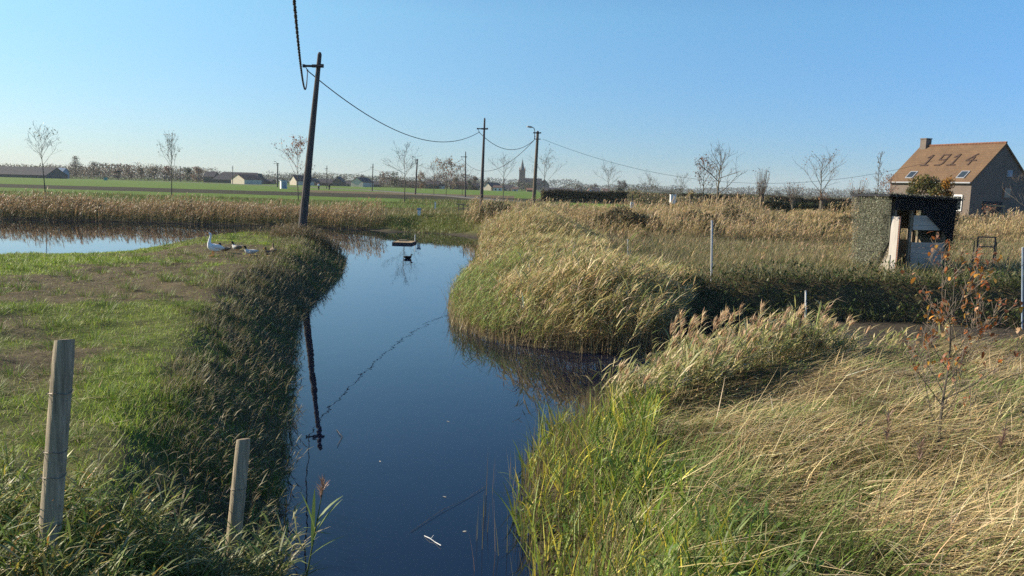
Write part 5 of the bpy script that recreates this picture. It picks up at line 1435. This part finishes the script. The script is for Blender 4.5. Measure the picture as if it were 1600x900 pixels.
# ------------------------------------------------------------------ walkers on the road
def skin_mesh(name, verts, edges, radii, mat, parent):
    me = bpy.data.meshes.new(name); me.from_pydata([tuple(v) for v in verts], edges, []); me.update()
    o = bpy.data.objects.new(name, me); COL.objects.link(o); o.parent = parent
    m = o.modifiers.new('skin', 'SKIN'); m.use_smooth_shade = True
    for v, r_ in zip(me.skin_vertices[0].data, radii): v.radius = (r_, r_)
    me.skin_vertices[0].data[0].use_root = True
    s = o.modifiers.new('sub', 'SUBSURF'); s.levels = s.render_levels = 1
    me.materials.append(mat); return o
def person(px, py, Y, s, label, top, legs, stride):
    p = at(px, py, Y)
    t = empty('person', (p[0], Y, 1.30), label, 'person'); t.scale = (s, s, s); t.rotation_euler = (0, 0, R(90))
    V = [(0, 0, .92), (0, 0, 1.15), (0, 0, 1.40), (0, 0, 1.52), (.02, 0, 1.64), (.01, 0, 1.74), (0, .10, .88), (stride * .5, .10, .48), (stride * .8, .10, .08), (stride * .8 + .16, .10, .03),
         (0, -.10, .88), (-stride * .2, -.10, .48), (-stride, -.10, .10), (-stride + .15, -.10, .03), (0, .19, 1.40), (-.05, .24, 1.13), (.10, .25, .90), (0, -.19, 1.40), (.05, -.24, 1.13), (.2, -.25, .93)]
    E = [(0, 1), (1, 2), (2, 3), (3, 4), (4, 5), (0, 6), (6, 7), (7, 8), (8, 9), (0, 10), (10, 11), (11, 12), (12, 13), (2, 14), (14, 15), (15, 16), (2, 17), (17, 18), (18, 19)]
    rr = [.14, .13, .15, .06, .10, .08, .09, .065, .05, .045, .09, .065, .05, .045, .06, .048, .04, .06, .048, .04]
    skin_mesh('body', V, E, rr, M['skin'], t)
    k = [0, 1, 2, 14, 15, 16, 17, 18, 19]; mp_ = {v: i for i, v in enumerate(k)}
    skin_mesh('jacket', [V[v] if v not in (16, 19) else (Vector(V[v]) * .7 + Vector(V[v - 1]) * .3) for v in k], [(mp_[a], mp_[b]) for a, b in E if a in mp_ and b in mp_], [.20, .185, .19, .085, .075, .065, .085, .075, .065], M[top], t)
    k = [0, 6, 7, 8, 10, 11, 12]; mp_ = {v: i for i, v in enumerate(k)}
    skin_mesh('trousers', [V[v] for v in k], [(mp_[a], mp_[b]) for a, b in E if a in mp_ and b in mp_], [.165, .115, .09, .075, .115, .09, .075], M[legs], t)
    h_ = MB(); h_.tube([(-.03, 0, 1.62), (-.02, 0, 1.70), (0, 0, 1.78), (.01, 0, 1.82)], [.115, .125, .10, .03], 8); h_.build('hair', M['dark'], t, True)
person(498, 298, 190, 1.0, 'walker in a white top and dark trousers left of a far pole', 'whitecloth', 'dark', .18)
person(514.5, 299, 196, .86, 'walker dressed all in dark clothes right of a far pole', 'dark', 'dark', .15)

# ------------------------------------------------------------------ birds
def loft(rings, n=12):
    """one continuous body: rings = (centre, side radius, up radius, colour), ring planes follow the spine"""
    mb = MB(); C = [Vector(r_[0]) for r_ in rings]; V, cols = [], []
    for i, r_ in enumerate(rings):
        t = (C[min(i + 1, len(C) - 1)] - C[max(i - 1, 0)]).normalized()
        s = Vector((0, 1, 0)); u = t.cross(s).normalized() * -1
        for k in range(n):
            a = 2 * math.pi * k / n
            V.append(C[i] + s * math.cos(a) * r_[1] + u * math.sin(a) * r_[2]); cols.append(r_[3])
    F = [(i * n + k, i * n + (k + 1) % n, (i + 1) * n + (k + 1) % n, (i + 1) * n + k) for i in range(len(rings) - 1) for k in range(n)]
    F += [tuple(range(n))[::-1], tuple((len(rings) - 1) * n + k for k in range(n))]
    mb.V, mb.F, mb.C = [tuple(v) for v in V], F, cols
    return mb
def goose(px, py, Y, rz, label):
    p = at(px, py, Y); z = h1(p[0], Y)
    t = empty('goose', (p[0], Y, z + .02), label, 'goose', rz=rz); t.scale = (.84, .84, .92); t.rotation_euler = (0, R(-14), rz)
    Wt, Gy = (.78, .77, .74), (.60, .60, .60)
    r_ = [((-.40, 0, .36), .012, .008, Gy), ((-.33, 0, .355), .06, .03, Gy), ((-.22, 0, .335), .105, .085, Wt), ((-.06, 0, .31), .135, .135, Wt), ((.08, 0, .31), .125, .135, Wt), ((.17, 0, .35), .095, .11, Wt),
          ((.215, 0, .43), .062, .07, Wt), ((.225, 0, .52), .043, .048, Wt), ((.222, 0, .61), .036, .040, Wt), ((.225, 0, .68), .036, .040, Wt), ((.245, 0, .735), .042, .043, Wt), ((.285, 0, .752), .040, .040, Wt), ((.315, 0, .748), .024, .026, Wt), ((.325, 0, .745), .014, .016, Wt)]
    loft(r_).build('body', M['feather'], t, True)
    b_ = MB(); b_.tube([(.315, 0, .748), (.345, 0, .742), (.385, 0, .730)], [(.020, .022), (.017, .015), (.008, .005)], 8); b_.build('beak', M['orange'], t, True)
    for s in (-1, 1):
        w = MB(); w.tube([(.10, s * .115, .36), (-.02, s * .145, .37), (-.20, s * .125, .375), (-.36, s * .05, .385)], [(.03, .02), (.03, .085), (.025, .07), (.008, .012)], 8, col=(.74, .73, .71)); w.build('wing', M['feather'], t, True)
        l = MB(); l.tube([(.0, s * .06, .22), (-.01, s * .065, .10), (.0, s * .065, .012)], [.022, .012, .011], 6); l.add([(-.03, s * .065, .004), (.10, s * .065 - .05, .004), (.12, s * .065, .006), (.10, s * .065 + .05, .004), (.0, s * .065, .03)], [(0, 1, 4), (1, 2, 4), (2, 3, 4), (3, 0, 4), (3, 2, 1, 0)]); l.build('leg', M['orange'], t)
        e = MB(); e.tube([(.285, s * .036, .762), (.285, s * .042, .762)], .006, 6); e.build('eye', M['dark'], t)
goose(331, 391, 25.0, R(222), 'white goose standing upright on the meadow grass')
def duck(name, px, py, Y, rz, label, head, breast, back, s=1.0, neck=1.0, swim=None, cat='duck', group='ducks on the meadow', bill='orange', belly=None):
    p = at(px, py, Y) if swim is None else gp(px, py, 0)
    z = h1(p[0], p[1]) + .02 if swim is None else -.05
    t = empty(name, (p[0], p[1], z), label, cat, group, rz); t.scale = (s,) * 3
    n = neck; hz_ = .20
    r_ = [((-.27, 0, .155), .008, .006, back), ((-.21, 0, .145), .045, .025, back), ((-.12, 0, .125), .085, .065, back), ((0, 0, .115), .105, .085, back), ((.09, 0, .12), .098, .085, breast), ((.145, 0, .145), .07, .075, breast),
          ((.17, 0, .145 + .05 * n), .044, .05, breast), ((.175, 0, .145 + .09 * n), .032, .034, head), ((.18, 0, .145 + .13 * n), .035, .038, head), ((.205, 0, .155 + .155 * n), .038, .038, head), ((.235, 0, .15 + .155 * n), .03, .03, head), ((.255, 0, .145 + .155 * n), .014, .014, head)]
    loft(r_, 10).build('body', M['feather'], t, True)
    hz_ = .145 + .155 * n
    b_ = MB(); b_.tube([(.245, 0, hz_), (.275, 0, hz_ - .006), (.305, 0, hz_ - .012)], [(.016, .016), (.018, .009), (.014, .004)], 8); b_.build('bill', M[bill], t, True)
    for sd in (-1, 1):
        w = MB(); w.tube([(.06, sd * .085, .14), (-.04, sd * .105, .145), (-.17, sd * .075, .15), (-.25, sd * .03, .16)], [(.015, .015), (.02, .055), (.018, .04), (.006, .008)], 8, col=tuple(.8 * c for c in back)); w.build('wing', M['feather'], t, True)
        if swim is None:
            l = MB(); l.tube([(.0, sd * .045, .05), (.0, sd * .045, .0)], .009, 5); l.add([(-.015, sd * .045, -.004), (.06, sd * .045 - .03, -.004), (.06, sd * .045 + .03, -.004), (0, sd * .045, .01)], [(0, 1, 3), (1, 2, 3), (2, 0, 3), (2, 1, 0)]); l.build('leg', M['orange'], t)
HD, BR, WH, GRY = (.015, .022, .016), (.15, .10, .06), (.62, .60, .56), (.26, .24, .21)
duck('duck', 351, 388, 26.2, R(165), 'dark-headed brown-grey duck nearest the goose', HD, (.24, .19, .14), (.17, .14, .11), .9)
duck('duck', 371, 385, 27.2, R(170), 'duck with black head and pale breast behind the others', HD, WH, (.22, .19, .15), .92)
duck('duck', 392, 391, 25.6, R(195), 'dark-headed duck with a bright white flank', HD, WH, (.62, .60, .57), .9)
duck('duck', 420, 394, 25.4, R(250), 'dark brown duck at the front of the right-hand pair', BR, (.10, .07, .045), (.085, .065, .045), .88)
duck('duck', 427, 389, 26.6, R(110), 'tan upright duck at the back of the right-hand pair', (.16, .11, .06), (.32, .23, .14), (.2, .15, .1), .88, 1.25)
duck('coot', 637, 404, 0, R(5), 'small black waterbird swimming below the raft', HD, (.012, .012, .014), (.014, .014, .016), 0.85, .8, swim=True, cat='waterbird', group=None, bill='dark')

# ------------------------------------------------------------------ raft, twigs on the water
p = gp(632, 380.5, 0)
raft = empty('raft', (p[0], p[1], 0), 'low wooden raft with a white corner post on the water', 'raft', rz=R(-3)); raft.scale = (.72, .72, .75)
f = MB()
for k in range(13): f.box((0, -.95 + .158 * k, .13), (1.5, .15, .04))
f.build('deck', M['rawwood'], raft)
f = MB(); f.box((0, -1.05, .06), (1.56, .06, .18)); f.box((0, 1.05, .06), (1.56, .06, .18)); f.box((-.75, 0, .06), (.06, 2.03, .18)); f.box((.75, 0, .06), (.06, 2.03, .18)); f.build('side', M['creosote'], raft)
f = MB(); f.box((-.22, .55, .20), (.62, .5, .08)); f.build('step', M['greywood'], raft)
f = MB(); f.tube([(.70, .8, .1), (.70, .8, .66)], .03, 6); f.build('corner_post', M['white'], raft)

def twig(pts, r, label, mat, cat='twig', z=.006):
    P = [Vector(gp(x, y, 0)) for x, y in pts]; o0 = P[0].copy(); o0.z = 0
    mb = MB(); mb.tube([q - o0 + Vector((0, 0, z + .012 * (i % 2))) for i, q in enumerate(P)], r, 5)
    mb.tube([P[1] - o0 + Vector((0, 0, z)), P[1] - o0 + Vector((.03, .05, .03))], r * .6, 4)
    tag(mb.build('floating_twig', mat, None, False, o0), label, cat)
twig([(663, 838), (672, 844), (680, 848), (689, 855)], .0035, 'pale broken twig floating on the dark water in front', M['white'])
twig([(642, 832), (690, 800), (730, 780), (758, 762)], .0018, 'long thin brown stem lying on the dark water', M['bark'])
twig([(526, 672), (531, 680), (535, 683), (527, 698)], .0035, 'bent dark twig in the water near the left bank', M['bark'])
for k, (x, y, rr) in enumerate([(702, 659, .014), (594, 722, .010), (723, 831, .010), (697, 777, .012)]):
    q = gp(x, y, 0); b_ = Blades()
    b_.add([(0, 0, .004)], .03 + rr, .022 + rr * .5, rng.uniform(0, 6), 1.5, .1, [(.62, .58, .48)], 2, 'leaf')
    tag(b_.build('floating_leaf', M['leaf'], None, q), ['tiny pale leaf on mid-canal water below the cable reflection', 'tiny pale leaf on the water towards the left bank', 'tiny pale leaf right of the broken floating twig', 'tiny pale leaf above the long floating stem'][k], 'leaf', 'leaves floating on the canal')

# green reed with a plume standing in the near water
def reed_stalk(px, pb, pt, Y, label, leaves, plume, stem_c, leaf_c, lean=(0, 0), name='reed_stalk', group=None, rs=.006, lw=.03):
    b0 = Vector(at(px, pb, Y)); t0 = Vector(at(pt[0], pt[1], Y))
    t = empty(name, b0, label, 'reed', group)
    ax = t0 - b0; mb = MB(); mb.tube([ax * -.08, ax * .5 + Vector((0, .01, 0)), ax], [rs, rs * .8, rs * .4], 6, col=stem_c); mb.build('stem', M['leaf'], t)
    for f, az, L, lean_, dr in leaves:
        b_ = Blades(); b_.add([tuple(ax * f)], L, lw, az, lean_, dr, [leaf_c], 5, 'leaf', twist=.3); b_.build('leaf', M['leaf'], t)
    if plume:
        b_ = Blades(); n = 60; fr = rng.uniform(.84, 1.0, n)
        b_.add(np.array([tuple(ax * q) for q in fr]), rng.uniform(.04, .10, n), .006, rng.uniform(0, 6.28, n), rng.uniform(.1, .6, n), .6, pick([(.30, .2, .15), (.22, .14, .1)], n), 2, 'leaf'); b_.build('plume', M['reed'], t)
reed_stalk(478, 905, (506, 756), 5.3, 'green reed with a brown plume rising from the near water', [(.25, -.2, .32, .75, .45), (.35, 1.6, .40, .15, .15), (.42, .1, .36, .35, .5), (.5, 2.8, .30, .2, .4), (.60, .3, .26, .5, .6)], True, (.14, .17, .05), (.13, .19, .05), lw=.026)

# tall dry stalks rising out of the flattened grass
DS = [((1365, 892), (1389, 650), 5.4, 'tall dry stalk with a dark seed head beside the orange-leaved sapling', True), ((1340, 880), (1348, 640), 5.6, 'thin bare pale stalk left of the seed-headed stalks', False),
      ((1416, 890), (1440, 690), 5.3, 'dark dry stalk with a small seed tuft in the front grass', True), ((1310, 890), (1329, 720), 5.2, 'slim pale stalk leaning right at the bottom edge', False),
      ((1520, 860), (1570, 672), 5.6, 'long stalk with a feathery head at the far right of the grass', True), ((1219, 640), (1221, 560), 8.5, 'short pale stalk with a folded leaf in the mid grass', False),
      ((1227, 780), (1225, 705), 6.4, 'short thin upright stalk left of the tall stalks', False)]
for a, b_, Y, lab, pl in DS:
    reed_stalk(a[0], a[1], b_, Y, lab, [(.35, 2.9, .16, .5, .6), (.6, .2, .14, .6, .5)], pl, (.20, .15, .08), (.32, .25, .13), name='dry_stalk', group='dry stalks in the front grass', rs=.004, lw=.010)

# ------------------------------------------------------------------ orange-leaved sapling on the right
p = at(1461, 705, 8.2); z = h1(p[0], 8.2)
Ht = at(1490, 425, 8.2)[2] - z
t = empty('beech_sapling', (p[0], 8.2, z), 'leafy sapling with sparse orange autumn leaves in the dry grass', 'sapling')
t.rotation_euler = (0, R(7), R(20))
tr, cr, tips = gen_tree(77, Ht * 1.03, .05, .020, .98, 20, (30, 64), 5, 3, .12, .0045)
tr.build('trunk', M['bark'], t); c = cr.build('crown', M['twig'], t)
g = np.random.default_rng(12); A = np.array([tuple(q) for q in tips]); A = A[A[:, 2] > .3]
n = 420; P = A[g.integers(0, len(A), n)] + g.normal(0, .012, (n, 3))
P = P[(np.hypot(P[:, 0], P[:, 1]) < .95)]; n = len(P)
b_ = Blades(); b_.add(P, g.uniform(.04, .085, n), g.uniform(.024, .044, n), g.uniform(0, 6.28, n), g.uniform(.6, 2.6, n), g.uniform(.4, 2.0, n), pick([(.46, .17, .03), (.38, .12, .03), (.52, .27, .05), (.30, .11, .05), (.45, .26, .14)], n), 3, 'leaf')
b_.build('leaves', M['leaf'], c)

# ------------------------------------------------------------------ air
mb = MB(); mb.box((0, 1220, 24), (5240, 3080, 54))
m = bpy.data.materials.new('air'); m.use_nodes = True; nt = m.node_tree
for nd in list(nt.nodes):
    if nd.type != 'OUTPUT_MATERIAL': nt.nodes.remove(nd)
v = nt.nodes.new('ShaderNodeVolumePrincipled'); v.inputs['Density'].default_value = .00014
v.inputs['Color'].default_value = (.90, .96, .97, 1); v.inputs['Anisotropy'].default_value = .0
nt.links.new(v.outputs[0], nt.nodes['Material Output'].inputs['Volume'])
tag(mb.build('haze', m), kind='stuff')
